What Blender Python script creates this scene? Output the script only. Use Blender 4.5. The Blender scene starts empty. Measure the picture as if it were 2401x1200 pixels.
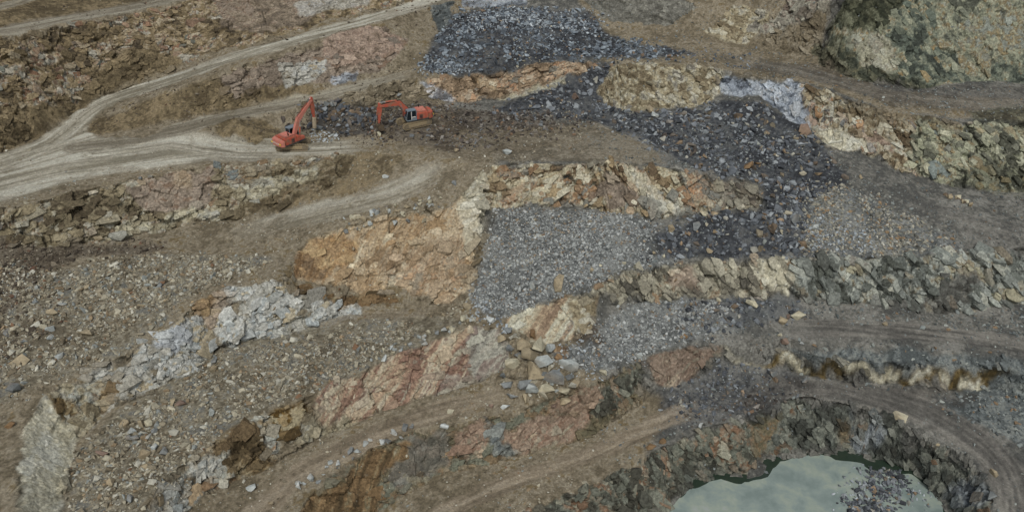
EXPO = -0.17
import bpy, bmesh, math, random, time
import numpy as np
from mathutils import Vector, Matrix, Euler
from mathutils.geometry import delaunay_2d_cdt
T0 = time.time()
def log(*a): print('[%.1fs]' % (time.time() - T0), *a)
rnd = random.Random(7); rs = np.random.RandomState(7)
scene = bpy.context.scene
col = scene.collection
R = math.radians
# ------------------------------------------------------------------ camera (a drone hovering over the pit)
PW, PH, FP = 2401.0, 1200.0, 1884.0
CAMH, PITCH = 55.0, R(32.5)
FW = np.array([0, math.cos(PITCH), -math.sin(PITCH)]); UP = np.array([0, math.sin(PITCH), math.cos(PITCH)]); RT = np.array([1.0, 0, 0])
CAM = np.array([0, 0, CAMH])
def ray(px, py):
    px = np.asarray(px, float); py = np.asarray(py, float)
    return FW + ((px - PW / 2) / FP)[..., None] * RT - ((py - PH / 2) / FP)[..., None] * UP
def onz(px, py, z):
    d = ray(px, py); t = (z - CAMH) / d[..., 2]
    return CAM + d * t[..., None]
# ------------------------------------------------------------------ benches: crest and toe lines (sighted position, elevation in metres)
LINES = [
 # corner road and haul road on the top bench
 [(-350,30,16.6),(0,10,16.5),(60,-12,16.3),(200,-50,16.4)],
 [(-350,60,16.4),(0,30,16.3),(90,4,15.8),(220,-32,15.8)],
 [(-350,105,15.2),(0,64,14.9),(90,46,14.2),(180,30,13.9),(330,3,13.7),(450,-25,14.5),(700,-90,16.5)],
 [(-350,140,15),(0,88,14.8),(130,62,13.9),(300,35,13.5),(410,8,13.9),(500,-15,14.5),(740,-60,16),(1100,-110,18)],
 # foot of that face / back edge of the rising road
 [(-350,470,.5),(-100,400,.5),(0,365,.5),(70,330,.6),(140,292,1),(200,248,1.8),(260,222,2.4),(330,200,3.5),(450,152,5.8),(540,124,7.7),(620,100,8.8),(760,60,10.1),(880,28,10.8),(1000,-2,11.5),(1120,-35,12.2)],
 [(205,312,.8),(215,282,1.4),(260,257,2.2),(330,235,3.3),(420,205,5),(540,160,7.5),(620,132,8.7),(760,90,9.9),(900,50,10.7),(1020,15,11.3),(1120,-15,12)],
 # road to the dark heap
 [(205,322,.6),(260,312,.8),(330,300,1),(400,285,1.3),(480,270,1.6),(560,252,2),(700,233,2.7),(800,205,3.3),(920,173,4.1),(985,158,4.7),(1010,110,6.4),(1040,60,8.6),(1068,30,10.2)],
 [(330,340,.2),(430,318,.8),(540,288,1.8),(640,262,2.3),(720,247,2.7),(830,216,3.3),(930,190,4.1),(1000,180,4.4),(1040,176,4.8),(1150,162,5),(1300,148,5.3),(1400,142,5.3),(1500,140,5.5),(1620,152,5.5),(1750,168,5.2),(1850,185,5),(1900,205,4.8),(2000,238,4.2),(2100,265,3.6),(2250,285,3),(2401,285,3),(2750,300,3)],
 [(560,318,.1),(650,305,.1),(720,290,.2),(800,272,.4),(830,262,.5),(930,240,.7),(1000,226,1.8),(1080,242,.8),(1160,237,.4),(1230,222,.9),(1310,199,2.3),(1345,215,1.5),(1400,235,.8),(1480,268,0),(1540,255,.3),(1620,252,.2),(1690,228,1.3),(1780,225,2.2),(1810,240,1.4),(1850,282,-.4),(1900,298,-1),(1930,345,-2.2),(2010,355,-2.5),(2100,398,-4),(2200,430,-5),(2300,445,-5.3),(2401,450,-5.5),(2750,500,-6)],
 # slopes behind the dark heap and the tall wall at the back
 [(1085,18,10.6),(1250,12,10.9),(1400,14,10.5),(1480,60,8),(1600,85,7),(1750,105,6.6),(1850,130,6),(1925,158,5.5),(2000,182,5.3),(2060,197,5),(2150,207,4.5),(2230,195,4.8),(2300,188,5),(2401,192,5),(2750,200,5)],
 [(1100,-60,14.5),(1300,-60,15),(1500,-30,13),(1650,-20,13),(1800,-25,14),(1900,-30,16.5),(2000,-40,19.5),(2200,-60,21),(2401,-60,21),(2750,-60,21)],
 [(1925,120,7.2),(1955,60,11.5)],
 # excavator bench, outer crest
 [(-350,560,0),(0,490,0),(120,465,0),(240,435,0),(330,415,0),(420,400,0),(500,390,0),(560,388,0),(640,374,0),(720,363,0),(800,358,0),(900,356,0),(980,362,0),(1050,372,0)],
 [(-350,640,-3.5),(-100,590,-4),(0,572,-4.4),(100,575,-5.5),(200,570,-6.3),(300,556,-6.8),(400,540,-7),(480,528,-6.9),(520,515,-6.2),(560,513,-6),(640,497,-5.3),(700,487,-4.7),(800,467,-3.8),(900,430,-2.4),(970,397,-1),(1010,380,-.3)],
 [(470,592,-7.3),(560,575,-6.5),(650,560,-5.8),(720,548,-5.4),(800,528,-4.6),(900,500,-3.6),(1000,480,-2.8),(1050,460,-2.2),(1090,443,-1.8),(1120,420,-1),(1140,396,-.3),(1160,385,0),(1200,377,0),(1300,385,0),(1400,380,0),(1500,385,-.2),(1560,397,-.5),(1640,405,-1),(1700,410,-1.6),(1760,428,-2.5),(1800,450,-3.4)],
 [(1155,488,-4.3),(1180,483,-5),(1260,487,-5.8),(1340,482,-5.8),(1400,490,-6),(1480,502,-6.3),(1540,516,-6.6),(1620,516,-6.8),(1680,500,-6.3),(1780,486,-5.3)],
 # ridge between the orange slab and the gravel
 [(1090,443,-1.8),(1128,455,-2),(1125,520,-4.8),(1108,600,-8),(1098,650,-10.2),(1060,706,-12.7)],
 [(1155,488,-4.3),(1140,540,-6.6),(1125,610,-9),(1115,660,-11),(1092,705,-12.5)],
 [(720,548,-5.4),(690,600,-6.6)],
 # white face and slab bench
 [(35,1300,-9.6),(45,1100,-9.4),(60,1000,-9.3),(90,945,-9.2),(150,897,-9),(220,852,-8.8),(300,828,-8.4),(350,790,-8),(420,750,-7.6),(470,702,-7.2),(540,674,-6.9),(640,664,-7.3),(700,684,-9.5),(800,704,-12),(850,710,-12.8)],
 [(130,1300,-14),(165,1130,-13.8),(172,1040,-13.5),(245,965,-13.3),(330,932,-13.2),(400,894,-13.2),(460,876,-13.2),(505,820,-13.2),(600,802,-13.2),(700,772,-13.3),(800,737,-13.5),(860,740,-13.5),(930,722,-13.4),(1040,715,-13.1)],
 [(290,1300,-14.5),(350,1190,-14.5),(400,1110,-14.4),(500,1040,-14.3),(560,1005,-14.2),(640,960,-14.1),(740,925,-14),(800,882,-13.9),(880,850,-13.8),(960,815,-13.6),(1050,780,-13.3),(1120,762,-13.1),(1168,768,-13.1),(1195,800,-13.8)],
 [(370,1300,-18.8),(430,1200,-18.8),(480,1165,-19),(560,1120,-19.4),(640,1092,-19.2),(700,1048,-19),(760,1012,-19),(830,990,-18.9),(960,950,-18.6),(1010,930,-18.5),(1100,900,-18.3),(1190,868,-17.8),(1215,850,-16.5)],
 # lower path and red slabs
 [(640,1300,-19.6),(730,1160,-19.6),(780,1110,-19.6),(850,1060,-19.4),(940,1030,-19.2),(1000,1002,-19.1),(1090,987,-19),(1180,975,-19),(1230,952,-18.8),(1300,932,-18.6),(1400,900,-18.3),(1480,872,-18),(1510,856,-17.6)],
 [(800,1300,-24.8),(880,1200,-24.5),(1000,1130,-24),(1080,1106,-23.8),(1200,1076,-23.5),(1290,1056,-23.2),(1370,1026,-23),(1420,1000,-22.6),(1500,952,-22),(1540,907,-20.4),(1600,898,-19.9),(1650,872,-19.2),(1700,846,-18.3)],
 [(1510,856,-17.6),(1530,832,-16.6),(1600,815,-16.2),(1690,812,-16.3)],
 # pit rim and pond edge
 [(1080,1300,-23.6),(1200,1203,-23.4),(1300,1163,-23.2),(1400,1130,-23),(1470,1090,-22.8),(1540,1050,-22.4),(1600,1030,-22),(1660,1000,-21.5),(1740,980,-21),(1800,957,-20.7),(1850,936,-20.4),(1900,930,-20.2),(1990,950,-20.2),(2080,975,-20.6),(2150,1010,-21.2),(2220,1045,-21.3),(2280,1085,-21.3),(2310,1120,-21.2),(2322,1160,-21.4),(2322,1300,-22)],
 [(1330,1330,-26.9),(1470,1240,-26.9),(1545,1205,-26.9),(1600,1138,-26.9),(1680,1104,-26.9),(1740,1100,-26.9),(1800,1072,-26.9),(1850,1057,-26.9),(1930,1055,-26.9),(2000,1052,-26.9),(2060,1074,-26.9),(2132,1098,-26.9),(2184,1132,-26.9),(2218,1170,-26.9),(2230,1210,-26.9),(2238,1300,-26.9)],
 # gravel bench and lower haul road at the right
 [(1185,747,-12.7),(1220,726,-12),(1290,703,-11),(1350,688,-10.3),(1450,645,-8.7),(1560,617,-8.4),(1700,610,-8.4),(1900,610,-8.2),(2100,603,-8),(2300,592,-7.8),(2401,586,-7.8),(2750,586,-7.8)],
 [(1195,775,-13.5),(1290,808,-15),(1350,790,-14.5),(1400,745,-13.4),(1420,710,-12.2),(1480,702,-12.5),(1560,700,-12.8),(1750,697,-13.2),(1900,702,-13.5),(2060,715,-14.2),(2150,735,-14.8),(2250,732,-14.7),(2401,705,-14.2),(2750,680,-14)],
 [(1690,790,-15.6),(1800,788,-15.3),(1950,798,-15.2),(2100,812,-15.3),(2250,822,-15.4),(2401,836,-15.5),(2750,880,-15.5)],
 [(1690,812,-16.3),(1780,820,-16.6),(1850,830,-16.8),(1950,848,-17),(2050,855,-17),(2150,862,-17),(2250,868,-17),(2330,862,-16.8),(2401,880,-17),(2750,930,-17)],
 [(1700,846,-18.3),(1760,846,-18.6),(1850,868,-19),(1950,887,-19.3),(2050,893,-19.4),(2150,903,-19.5),(2250,913,-19.6),(2350,908,-19.4),(2450,935,-19.4),(2750,1000,-19.4)],
 [(2000,905,-19.9),(2100,922,-20),(2200,950,-20.2),(2300,1003,-20.5),(2401,1068,-20.8),(2600,1250,-21.5)],
]
POINTS = [(1150,100,7.5),(1300,90,7.4),(1420,95,6.8),(1250,40,10),(1100,60,9),(1100,320,0),(1300,330,0),(1500,340,-.1),(1600,350,-.6),(1700,320,-.8),(1800,370,-2.4),
 (1880,430,-4),(1950,480,-5.2),(2000,410,-3.6),(2100,470,-5),(2250,530,-6.3),(2401,560,-6.8),(1650,560,-7.5),(1800,540,-6.6),(1900,560,-7.3),(1250,560,-7.4),(1350,600,-8),
 (1200,680,-11.2),(300,400,0),(100,430,0),(500,340,0),(700,335,0),(300,700,-7.2),(100,700,-7),(100,850,-8.4),(1160,720,-12.4),(1210,800,-13.6),(1215,850,-15.8),(1240,905,-18),(1310,880,-16.9),
 (1400,800,-15),(1500,760,-14.4),(1600,740,-14.2),(1450,850,-16.6),(1560,800,-15.6),(1900,760,-14.9),(2200,780,-15.1),(2401,790,-15.2),(1700,900,-20.2),(1800,900,-20.2),(1750,950,-20.8),
 (1850,1110,-29),(1930,1085,-28.8),(2000,1095,-28.6),(2060,1108,-28.6),(2120,1122,-28.6),(2165,1160,-28.6),(2190,1200,-28.8),(1900,1300,-31),(1700,1180,-29),(2050,1180,-29.5),(2150,1250,-29.5),(1600,1240,-29),(20,1100,-9.2),(-200,900,-8.5),(-200,1200,-9.5)]
WORLD = [(-400,-80,-12),(0,-80,-30),(400,-80,-18),(-400,60,-4),(400,60,-12),(-400,160,30),(-400,420,75),(0,420,75),(400,420,75),(400,160,26),(0,210,28),(-120,190,34),(120,190,36),(0,10,-31),(-120,20,-16),(120,20,-22)]
def tin():
    V, Z, E = [], [], []
    for L in LINES:
        a = np.array(L, float); w = onz(a[:, 0], a[:, 1], a[:, 2])
        ww = [w[0]]
        for k in range(len(w) - 1):
            m = max(1, int(np.linalg.norm(w[k + 1] - w[k]) / 2.2))
            for i in range(1, m + 1): ww.append(w[k] + (w[k + 1] - w[k]) * i / m)
        w = ww; i0 = len(V)
        for p in w: V.append((p[0], p[1])); Z.append(p[2])
        E += [(i0 + k, i0 + k + 1) for k in range(len(w) - 1)]
    for p in POINTS:
        w = onz(p[0], p[1], p[2]); V.append((w[0], w[1])); Z.append(p[2])
    for x, y, z in WORLD: V.append((x, y)); Z.append(z)
    vo, eo, fo, ov, oe, of = delaunay_2d_cdt([Vector(v) for v in V], E, [], 0, 0.05)
    zo = np.zeros(len(vo)); bad = 0
    for i, src in enumerate(ov):
        if src: zo[i] = np.mean([Z[k] for k in src])
        else:
            bad += 1
            # crossing of two lines: take it from the edge it fell on
            p = vo[i]; best = None
            for a, b in E:
                A = Vector(V[a]); B = Vector(V[b]); d = B - A; t = max(0, min(1, (p - A).dot(d) / max(d.length_squared, 1e-9)))
                q = (A + d * t - p).length
                if best is None or q < best[0]: best = (q, Z[a] * (1 - t) + Z[b] * t)
            zo[i] = best[1]; print('cross near', tuple(round(c, 1) for c in p), round(zo[i], 1))
    log('tin', len(vo), 'verts', len(fo), 'tris', bad, 'crossings')
    return np.array([tuple(v) for v in vo]), zo, fo
# ------------------------------------------------------------------ noise
def _h(ix, iy, iz, s):
    n = (ix.astype(np.uint32) * np.uint32(374761393) + iy.astype(np.uint32) * np.uint32(668265263) + iz.astype(np.uint32) * np.uint32(2246822519) + np.uint32((s * 3266489917) & 0xffffffff))
    n = (n ^ (n >> np.uint32(13))) * np.uint32(1274126177)
    n = (n ^ (n >> np.uint32(16))) * np.uint32(2654435761)
    return (n ^ (n >> np.uint32(15)))
def h01(ix, iy, iz, s): return _h(ix, iy, iz, s).astype(np.float64) / 4294967295.0
def vnoise(x, y, z, s):
    x0 = np.floor(x); y0 = np.floor(y); z0 = np.floor(z)
    fx = x - x0; fy = y - y0; fz = z - z0
    fx = fx * fx * (3 - 2 * fx); fy = fy * fy * (3 - 2 * fy); fz = fz * fz * (3 - 2 * fz)
    x0 = x0.astype(np.int64); y0 = y0.astype(np.int64); z0 = z0.astype(np.int64)
    r = 0
    for dz in (0, 1):
        wz = fz if dz else 1 - fz
        for dy in (0, 1):
            wy = fy if dy else 1 - fy
            r = r + wz * wy * (h01(x0, y0 + dy, z0 + dz, s) * (1 - fx) + h01(x0 + 1, y0 + dy, z0 + dz, s) * fx)
    return r * 2 - 1
def fbm(x, y, z, size, octv, s, gain=.5):
    r = 0; a = 1; t = 0; f = 1 / size
    for o in range(octv):
        r = r + a * vnoise(x * f + 17.3 * o, y * f - 9.1 * o, z * f + 5.7 * o, s + o); t += a; a *= gain; f *= 2.03
    return r / t
def v2(x, y, size, s):
    x = x / size; y = y / size
    x0 = np.floor(x); y0 = np.floor(y); fx = x - x0; fy = y - y0
    fx = fx * fx * (3 - 2 * fx); fy = fy * fy * (3 - 2 * fy)
    x0 = x0.astype(np.int64); y0 = y0.astype(np.int64); z0 = np.zeros_like(x0)
    return 2 * ((h01(x0, y0, z0, s) * (1 - fx) + h01(x0 + 1, y0, z0, s) * fx) * (1 - fy) + (h01(x0, y0 + 1, z0, s) * (1 - fx) + h01(x0 + 1, y0 + 1, z0, s) * fx) * fy) - 1
def f2(x, y, size, octv, s, gain=.5):
    r = 0; a = 1; t = 0
    for o in range(octv):
        r = r + a * v2(x + 31.7 * o, y - 13.1 * o, size / 2.03 ** o, s + o); t += a; a *= gain
    return r / t
def facets(P, size, s, tilt=1.0):
    """broken-rock field: each random cell is a tilted plane; returns height (in cells), a random number per cell, and distance to the cell's border"""
    q = P / size; c0 = np.floor(q).astype(np.int64)
    n = len(P); d1 = np.full(n, 9.); d2 = np.full(n, 9.); best = np.zeros((n, 3)); cell = np.zeros((n, 3), np.int64)
    for dx in (-1, 0, 1):
        for dy in (-1, 0, 1):
            for dz in (-1, 0, 1):
                c = c0 + (dx, dy, dz)
                f = np.stack([c[:, 0] + h01(c[:, 0], c[:, 1], c[:, 2], s), c[:, 1] + h01(c[:, 0], c[:, 1], c[:, 2], s + 1), c[:, 2] + h01(c[:, 0], c[:, 1], c[:, 2], s + 2)], 1) - q
                d = (f * f).sum(1)
                m = d < d1
                d2 = np.where(m, d1, np.minimum(d2, d))
                d1 = np.where(m, d, d1); best[m] = f[m]; cell[m] = c[m]
    g = np.stack([h01(cell[:, 0], cell[:, 1], cell[:, 2], s + k) for k in (3, 4, 5)], 1) * 2 - 1
    r = h01(cell[:, 0], cell[:, 1], cell[:, 2], s + 6)
    hgt = -(best * g).sum(1) * tilt + (r - .5)
    return hgt, h01(cell[:, 0], cell[:, 1], cell[:, 2], s + 7), np.sqrt(d2) - np.sqrt(d1)
def sstep(a, b, x):
    t = np.clip((x - a) / (b - a), 0, 1); return t * t * (3 - 2 * t)
def blur(A, n):
    for _ in range(n):
        B = A.copy(); B[1:-1] = (A[:-2] + 2 * A[1:-1] + A[2:]) / 4; A = B
        B = A.copy(); B[:, 1:-1] = (A[:, :-2] + 2 * A[:, 1:-1] + A[:, 2:]) / 4; A = B
    return A
# ------------------------------------------------------------------ terrain grid
def axis(lo, hi, step, far_lo, far_hi):
    a = list(np.arange(lo, hi, step)); s = step
    while a[-1] < far_hi: s *= 1.12; a.append(a[-1] + s)
    s = step; b = []
    x = lo
    while x > far_lo: s *= 1.12; x -= s; b.append(x)
    return np.array(b[::-1] + a)
STEP = 0.17
GX = axis(-92, 92, STEP, -390, 390); GY = axis(60, 168, .15, -70, 410)
NX, NY = len(GX), len(GY)
XX, YY = np.meshgrid(GX, GY)
def raster(V, Z, F):
    H = np.zeros((NY, NX)); got = np.zeros((NY, NX), bool)
    for f in F:
        a, b, c = V[f[0]], V[f[1]], V[f[2]]
        x0, x1 = min(a[0], b[0], c[0]), max(a[0], b[0], c[0]); y0, y1 = min(a[1], b[1], c[1]), max(a[1], b[1], c[1])
        i0, i1 = np.searchsorted(GX, x0), np.searchsorted(GX, x1, 'right'); j0, j1 = np.searchsorted(GY, y0), np.searchsorted(GY, y1, 'right')
        if i1 <= i0 or j1 <= j0: continue
        X = XX[j0:j1, i0:i1]; Y = YY[j0:j1, i0:i1]
        det = (b[1] - c[1]) * (a[0] - c[0]) + (c[0] - b[0]) * (a[1] - c[1])
        if abs(det) < 1e-9: continue
        u = ((b[1] - c[1]) * (X - c[0]) + (c[0] - b[0]) * (Y - c[1])) / det
        v = ((c[1] - a[1]) * (X - c[0]) + (a[0] - c[0]) * (Y - c[1])) / det
        m = (u >= -1e-6) & (v >= -1e-6) & (u + v <= 1 + 1e-6)
        H[j0:j1, i0:i1][m] = (u * Z[f[0]] + v * Z[f[1]] + (1 - u - v) * Z[f[2]])[m]; got[j0:j1, i0:i1] |= m
    return H
IX = np.arange(NX, dtype=float); JY = np.arange(NY, dtype=float)
def sample(A, x, y):
    i = np.clip(np.interp(x, GX, IX), 0, NX - 1.001); j = np.clip(np.interp(y, GY, JY), 0, NY - 1.001)
    i0 = i.astype(int); j0 = j.astype(int); fx = i - i0; fy = j - j0
    return (A[j0, i0] * (1 - fx) + A[j0, i0 + 1] * fx) * (1 - fy) + (A[j0 + 1, i0] * (1 - fx) + A[j0 + 1, i0 + 1] * fx) * fy
tv, tz, tf = tin()
H0 = raster(tv, tz, tf)
log('raster')
def hit(px, py, Hm=None):
    """where the sight line through a point of the photograph meets the ground"""
    Hm = H0 if Hm is None else Hm
    d = ray(px, py); n = d.shape[0]
    t = np.full(n, 70.0); done = np.zeros(n, bool); tl = t.copy()
    for k in range(420):
        p = CAM + d * t[:, None]
        below = p[:, 2] <= sample(Hm, p[:, 0], p[:, 1])
        done |= below
        tl = np.where(done, tl, t); t = np.where(done, t, t + .35)
        if done.all(): break
    a, b = tl, t
    for k in range(12):
        m = (a + b) / 2; p = CAM + d * m[:, None]
        below = p[:, 2] <= sample(Hm, p[:, 0], p[:, 1])
        b = np.where(below, m, b); a = np.where(below, a, m)
    return CAM + d * b[:, None]
def at(px, py): return hit(np.array([float(px)]), np.array([float(py)]))[0]
def poly_world(pts, seg=25):
    out = []
    n = len(pts)
    for k in range(n):
        a = np.array(pts[k][:2], float); b = np.array(pts[(k + 1) % n][:2], float); m = max(1, int(np.hypot(*(b - a)) / seg))
        for i in range(m): out.append(a + (b - a) * i / m)
    o = np.array(out); return hit(o[:, 0], o[:, 1])
def inside(W, X, Y):
    """is (X, Y) inside the polygon W (world)"""
    r = np.zeros(X.shape, bool); n = len(W)
    for k in range(n):
        x1, y1 = W[k][:2]; x2, y2 = W[(k + 1) % n][:2]
        if y1 == y2: continue
        c = ((y1 > Y) != (y2 > Y)) & (X < (x2 - x1) * (Y - y1) / (y2 - y1) + x1); r ^= c
    return r
# ------------------------------------------------------------------ where each kind of ground lies (outlines sighted in the photograph, projected to the ground)
def lin(c): 
    c = np.asarray(c, float) / 255; c = np.where(c <= .04045, c / 12.92, ((c + .055) / 1.055) ** 2.4)
    g = c @ np.array([.3, .6, .1]); return np.maximum((g[..., None] + (c - g[..., None]) * SAT) * TINT, .004)
ALB = 1.3; SAT = .86; TINT = np.array([.95, 1.0, 1.0])
# irregular outlines: look every outline up a little off its place
WX = XX + 1.25 * f2(XX, YY, 3.2, 5, 11, .62); WY = YY + 1.25 * f2(XX, YY, 3.2, 5, 23, .62)
def mask(pts, soft=0):
    W = poly_world(pts); m = np.zeros((NY, NX), bool)
    x0, y0 = W[:, :2].min(0) - 2; x1, y1 = W[:, :2].max(0) + 2
    i0, i1 = np.searchsorted(GX, (x0, x1)); j0, j1 = np.searchsorted(GY, (y0, y1))
    m[j0:j1, i0:i1] = inside(W, WX[j0:j1, i0:i1], WY[j0:j1, i0:i1])
    m = m.astype(np.float32)
    if soft: m[j0:j1, i0:i1] = blur(m[j0:j1, i0:i1], soft)
    return m
# mounds and hollows added to the benches: centre (sighted), radii in metres, turn, height
MOUNDS = [((578,318),4.6,2.6,0,1.9),((800,298),5.5,2.8,.1,2.6),((740,268),4,2,.2,.8),((1180,105),14,5,0,.9),((1270,60),12,5,0,.6),((2060,1180),4.4,3.2,.2,1.35),((2000,1210),4,3,.2,1.1),((1380,290),8,3,0,.7),
 ((1550,300),9,5,0,.9),((1600,450),7,4,0,.5),((1750,740),9,2.2,.1,1.2),((1250,860),4,3,0,1.1),((2245,478),3,1.5,-.5,.7),((1640,530),7,3,0,1),((1450,560),8,3,0,.6),((1200,600),5,4,0,.4),
 ((920,300),5,2.5,.3,.25),((1700,560),8,3,0,.6),((600,500),6,3,.5,.5),((1020,95),5,3,.4,.5),((330,480),3,2,0,-.6),((1000,600),4,2,0,-.7),((2290,650),4,2,0,.9)]
H = blur(H0, 3)
gz_, gx_ = np.gradient(blur(H0, 4), GY, GX)
SL = np.degrees(np.arctan(np.hypot(gx_, gz_)))
for (c, rx, ry, a, h) in MOUNDS:
    p = at(*c); dx = XX - p[0]; dy = YY - p[1]; u = dx * math.cos(a) + dy * math.sin(a); v = -dx * math.sin(a) + dy * math.cos(a)
    q = (u / rx) ** 2 + (v / ry) ** 2
    H += h * np.exp(-q * 1.6) * (1 + .25 * f2(XX, YY, 2.5, 2, 77))
HB = H.copy()
log('mounds')
# pal: list of (weight, sRGB)
PAL = dict(
 dirt=[(1,(90,80,63)),(2,(104,93,75)),(2,(112,101,83)),(1,(122,112,95)),(.5,(98,84,60))],
 olive=[(1,(72,61,43)),(2,(88,76,55)),(2,(100,86,62)),(1,(112,97,72))],
 greydirt=[(1,(70,69,66)),(2,(84,82,77)),(2,(95,92,86)),(1,(106,103,97))],
 darkdirt=[(1,(55,51,47)),(2,(66,62,58)),(1.5,(78,73,67))],
 roadlight=[(1,(110,103,88)),(2,(129,122,107)),(3,(144,137,123)),(1,(156,151,138))],
 road=[(1,(96,88,74)),(2,(110,102,88)),(2,(122,114,99)),(1,(134,127,112))],
 roadgrey=[(1,(70,67,63)),(2,(86,82,77)),(2,(98,93,87)),(1,(112,107,99))],
 tanroad=[(1,(96,84,69)),(2,(114,101,84)),(2,(126,112,94)),(1,(136,123,105))],
 facea=[(.9,(70,60,46)),(2,(92,79,57)),(1.5,(110,94,68)),(1.5,(126,110,84)),(1,(140,128,108)),(.6,(116,84,62)),(.7,(82,84,76)),(.5,(150,142,128))],
 olivrock=[(1,(66,58,42)),(2,(98,86,60)),(1,(124,108,78)),(1,(104,82,50)),(.6,(140,130,112))],
 pink=[(1,(104,88,74)),(3,(128,109,95)),(2,(138,119,104)),(1,(120,98,84)),(.5,(100,90,80))],
 pinkgrey=[(1,(98,86,74)),(2,(116,103,90)),(1.4,(128,114,100)),(.8,(106,86,70))],
 orange=[(1,(128,102,70)),(2,(146,126,98)),(3,(156,140,116)),(1,(136,110,78)),(1.4,(168,155,130))],
 rust=[(1,(84,60,36)),(2,(114,86,52)),(1.5,(134,102,62)),(.8,(148,122,82))],
 darkrust=[(1.5,(38,30,16)),(2,(70,52,20)),(1,(98,74,30)),(.4,(136,124,98))],
 white=[(.3,(108,98,80)),(1,(136,132,122)),(3,(146,143,135)),(3,(160,158,152)),(1.5,(132,136,136)),(1,(148,134,108))],
 cream=[(.6,(116,106,84)),(2,(142,134,112)),(3,(154,147,126)),(1.5,(144,142,132)),(.8,(116,112,100))],
 slabwhite=[(1,(146,138,116)),(3,(164,158,140)),(2,(156,148,126)),(1,(170,166,152))],
 brownwhite=[(.7,(88,72,50)),(1.2,(116,98,70)),(2,(132,120,98)),(2,(148,143,130)),(1.2,(122,124,118)),(.6,(124,94,62))],
 facec=[(1,(92,76,58)),(2,(122,102,80)),(2,(134,112,88)),(1,(148,134,114)),(.7,(146,108,76)),(.8,(100,94,84))],
 tanrock=[(1,(96,84,64)),(2,(124,112,88)),(2,(140,130,106)),(1,(154,148,132)),(.6,(104,98,88))],
 bluewhite=[(1,(74,78,86)),(2,(116,122,132)),(3,(138,143,151)),(1,(152,155,160)),(.6,(118,106,92))],
 cright=[(1,(80,66,48)),(2,(122,108,84)),(2,(146,138,118)),(1.5,(156,152,138)),(.8,(132,100,68)),(.8,(104,106,104)),(.6,(148,122,102))],
 cfar=[(.8,(68,68,58)),(1.2,(98,97,84)),(2,(122,122,100)),(2,(142,140,120)),(1,(112,96,66)),(.7,(98,104,100))],
 dface=[(1,(78,68,52)),(2,(106,95,73)),(2,(128,117,94)),(1.6,(146,141,127)),(.8,(108,82,54)),(.6,(96,100,98))],
 d2=[(.8,(86,70,52)),(1.5,(126,108,80)),(3,(150,140,116)),(2,(158,151,132)),(1,(120,92,64)),(1,(106,104,96))],
 d3=[(1,(70,72,66)),(2,(94,97,92)),(2,(118,120,114)),(1.8,(138,138,127)),(.8,(96,84,66)),(.8,(140,134,112))],
 d3warm=[(1,(76,72,64)),(2,(110,104,90)),(2,(132,126,110)),(1,(146,140,122)),(1,(116,96,74))],
 moss=[(2,(34,36,28)),(2,(48,50,38)),(1,(66,66,50)),(.5,(92,92,74))],
 backcliff=[(.9,(52,56,50)),(2,(80,86,76)),(2.2,(100,102,86)),(1.8,(122,122,104)),(.7,(112,92,58)),(.6,(138,137,122))],
 red=[(1.4,(122,112,94)),(1,(94,74,60)),(3,(118,98,82)),(2,(128,110,93)),(1,(110,84,68)),(.7,(118,108,92)),(.5,(146,128,106))],
 redwhite=[(1,(140,132,114)),(1.2,(104,76,64)),(2,(128,102,84)),(2.2,(148,128,104)),(1.6,(156,145,124)),(.7,(94,66,58))],
 slabgrey=[(1,(96,88,80)),(2,(126,122,112)),(3,(150,146,132)),(1,(110,96,88))],
 brownslab=[(1,(64,52,34)),(2,(92,72,47)),(1.5,(114,91,61)),(1,(100,90,66)),(.4,(132,122,100))],
 pitwall=[(1.3,(54,55,50)),(2,(74,76,70)),(1.8,(92,93,84)),(.8,(106,106,96)),(.3,(88,68,50))],
 pitleft=[(1.5,(62,60,52)),(2,(88,90,80)),(2,(108,104,90)),(1,(110,80,58)),(.6,(128,124,108))],
 pitbrown=[(1,(80,74,56)),(2,(100,90,68)),(1,(106,84,60)),(1.3,(92,92,78))],
 darkrub=[(1,(46,47,50)),(2,(60,62,66)),(1.3,(76,76,76))],
 creamrust=[(1,(112,92,74)),(2,(138,118,94)),(3,(154,145,122)),(2,(160,156,140)),(1,(126,104,80)),(.7,(104,98,92))],
 gravelbed=[(1,(76,77,76)),(2,(92,93,92)),(1.2,(108,108,105))],
 stain=[(1,(40,34,18)),(1,(64,52,26)),(.3,(90,74,40))],
 rubblebed=[(1,(84,76,62)),(2,(104,96,80)),(1.5,(118,110,94)),(.8,(92,90,84))],
 brownbed=[(1,(58,50,42)),(2,(74,65,54)),(1,(88,80,70))],
 greyrub=[(1,(66,70,70)),(2,(84,88,88)),(1,(104,106,102))],
 silt=[(1,(92,102,92)),(1,(104,112,104))],
)
def pal_lut(name):
    p = PAL[name]; w = np.array([a for a, _ in p], float); c = lin([b for _, b in p]) * ALB
    return np.cumsum(w) / w.sum(), c
def pal(name, t, soft=.06):
    cw, c = pal_lut(name); ctr = cw - np.diff(np.concatenate([[0], cw])) / 2
    # spread t: palettes are looked up by a permuted position so neighbouring numbers give contrasting stone
    r = np.stack([np.interp(t, ctr, c[:, k]) for k in range(3)], -1)
    return r
def uni(x):
    """spread values evenly over 0..1"""
    v = x.ravel()[::97]; q = np.quantile(v, np.linspace(0, 1, 65)); return np.interp(x, q + np.arange(65) * 1e-9, np.linspace(0, 1, 65))
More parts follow.
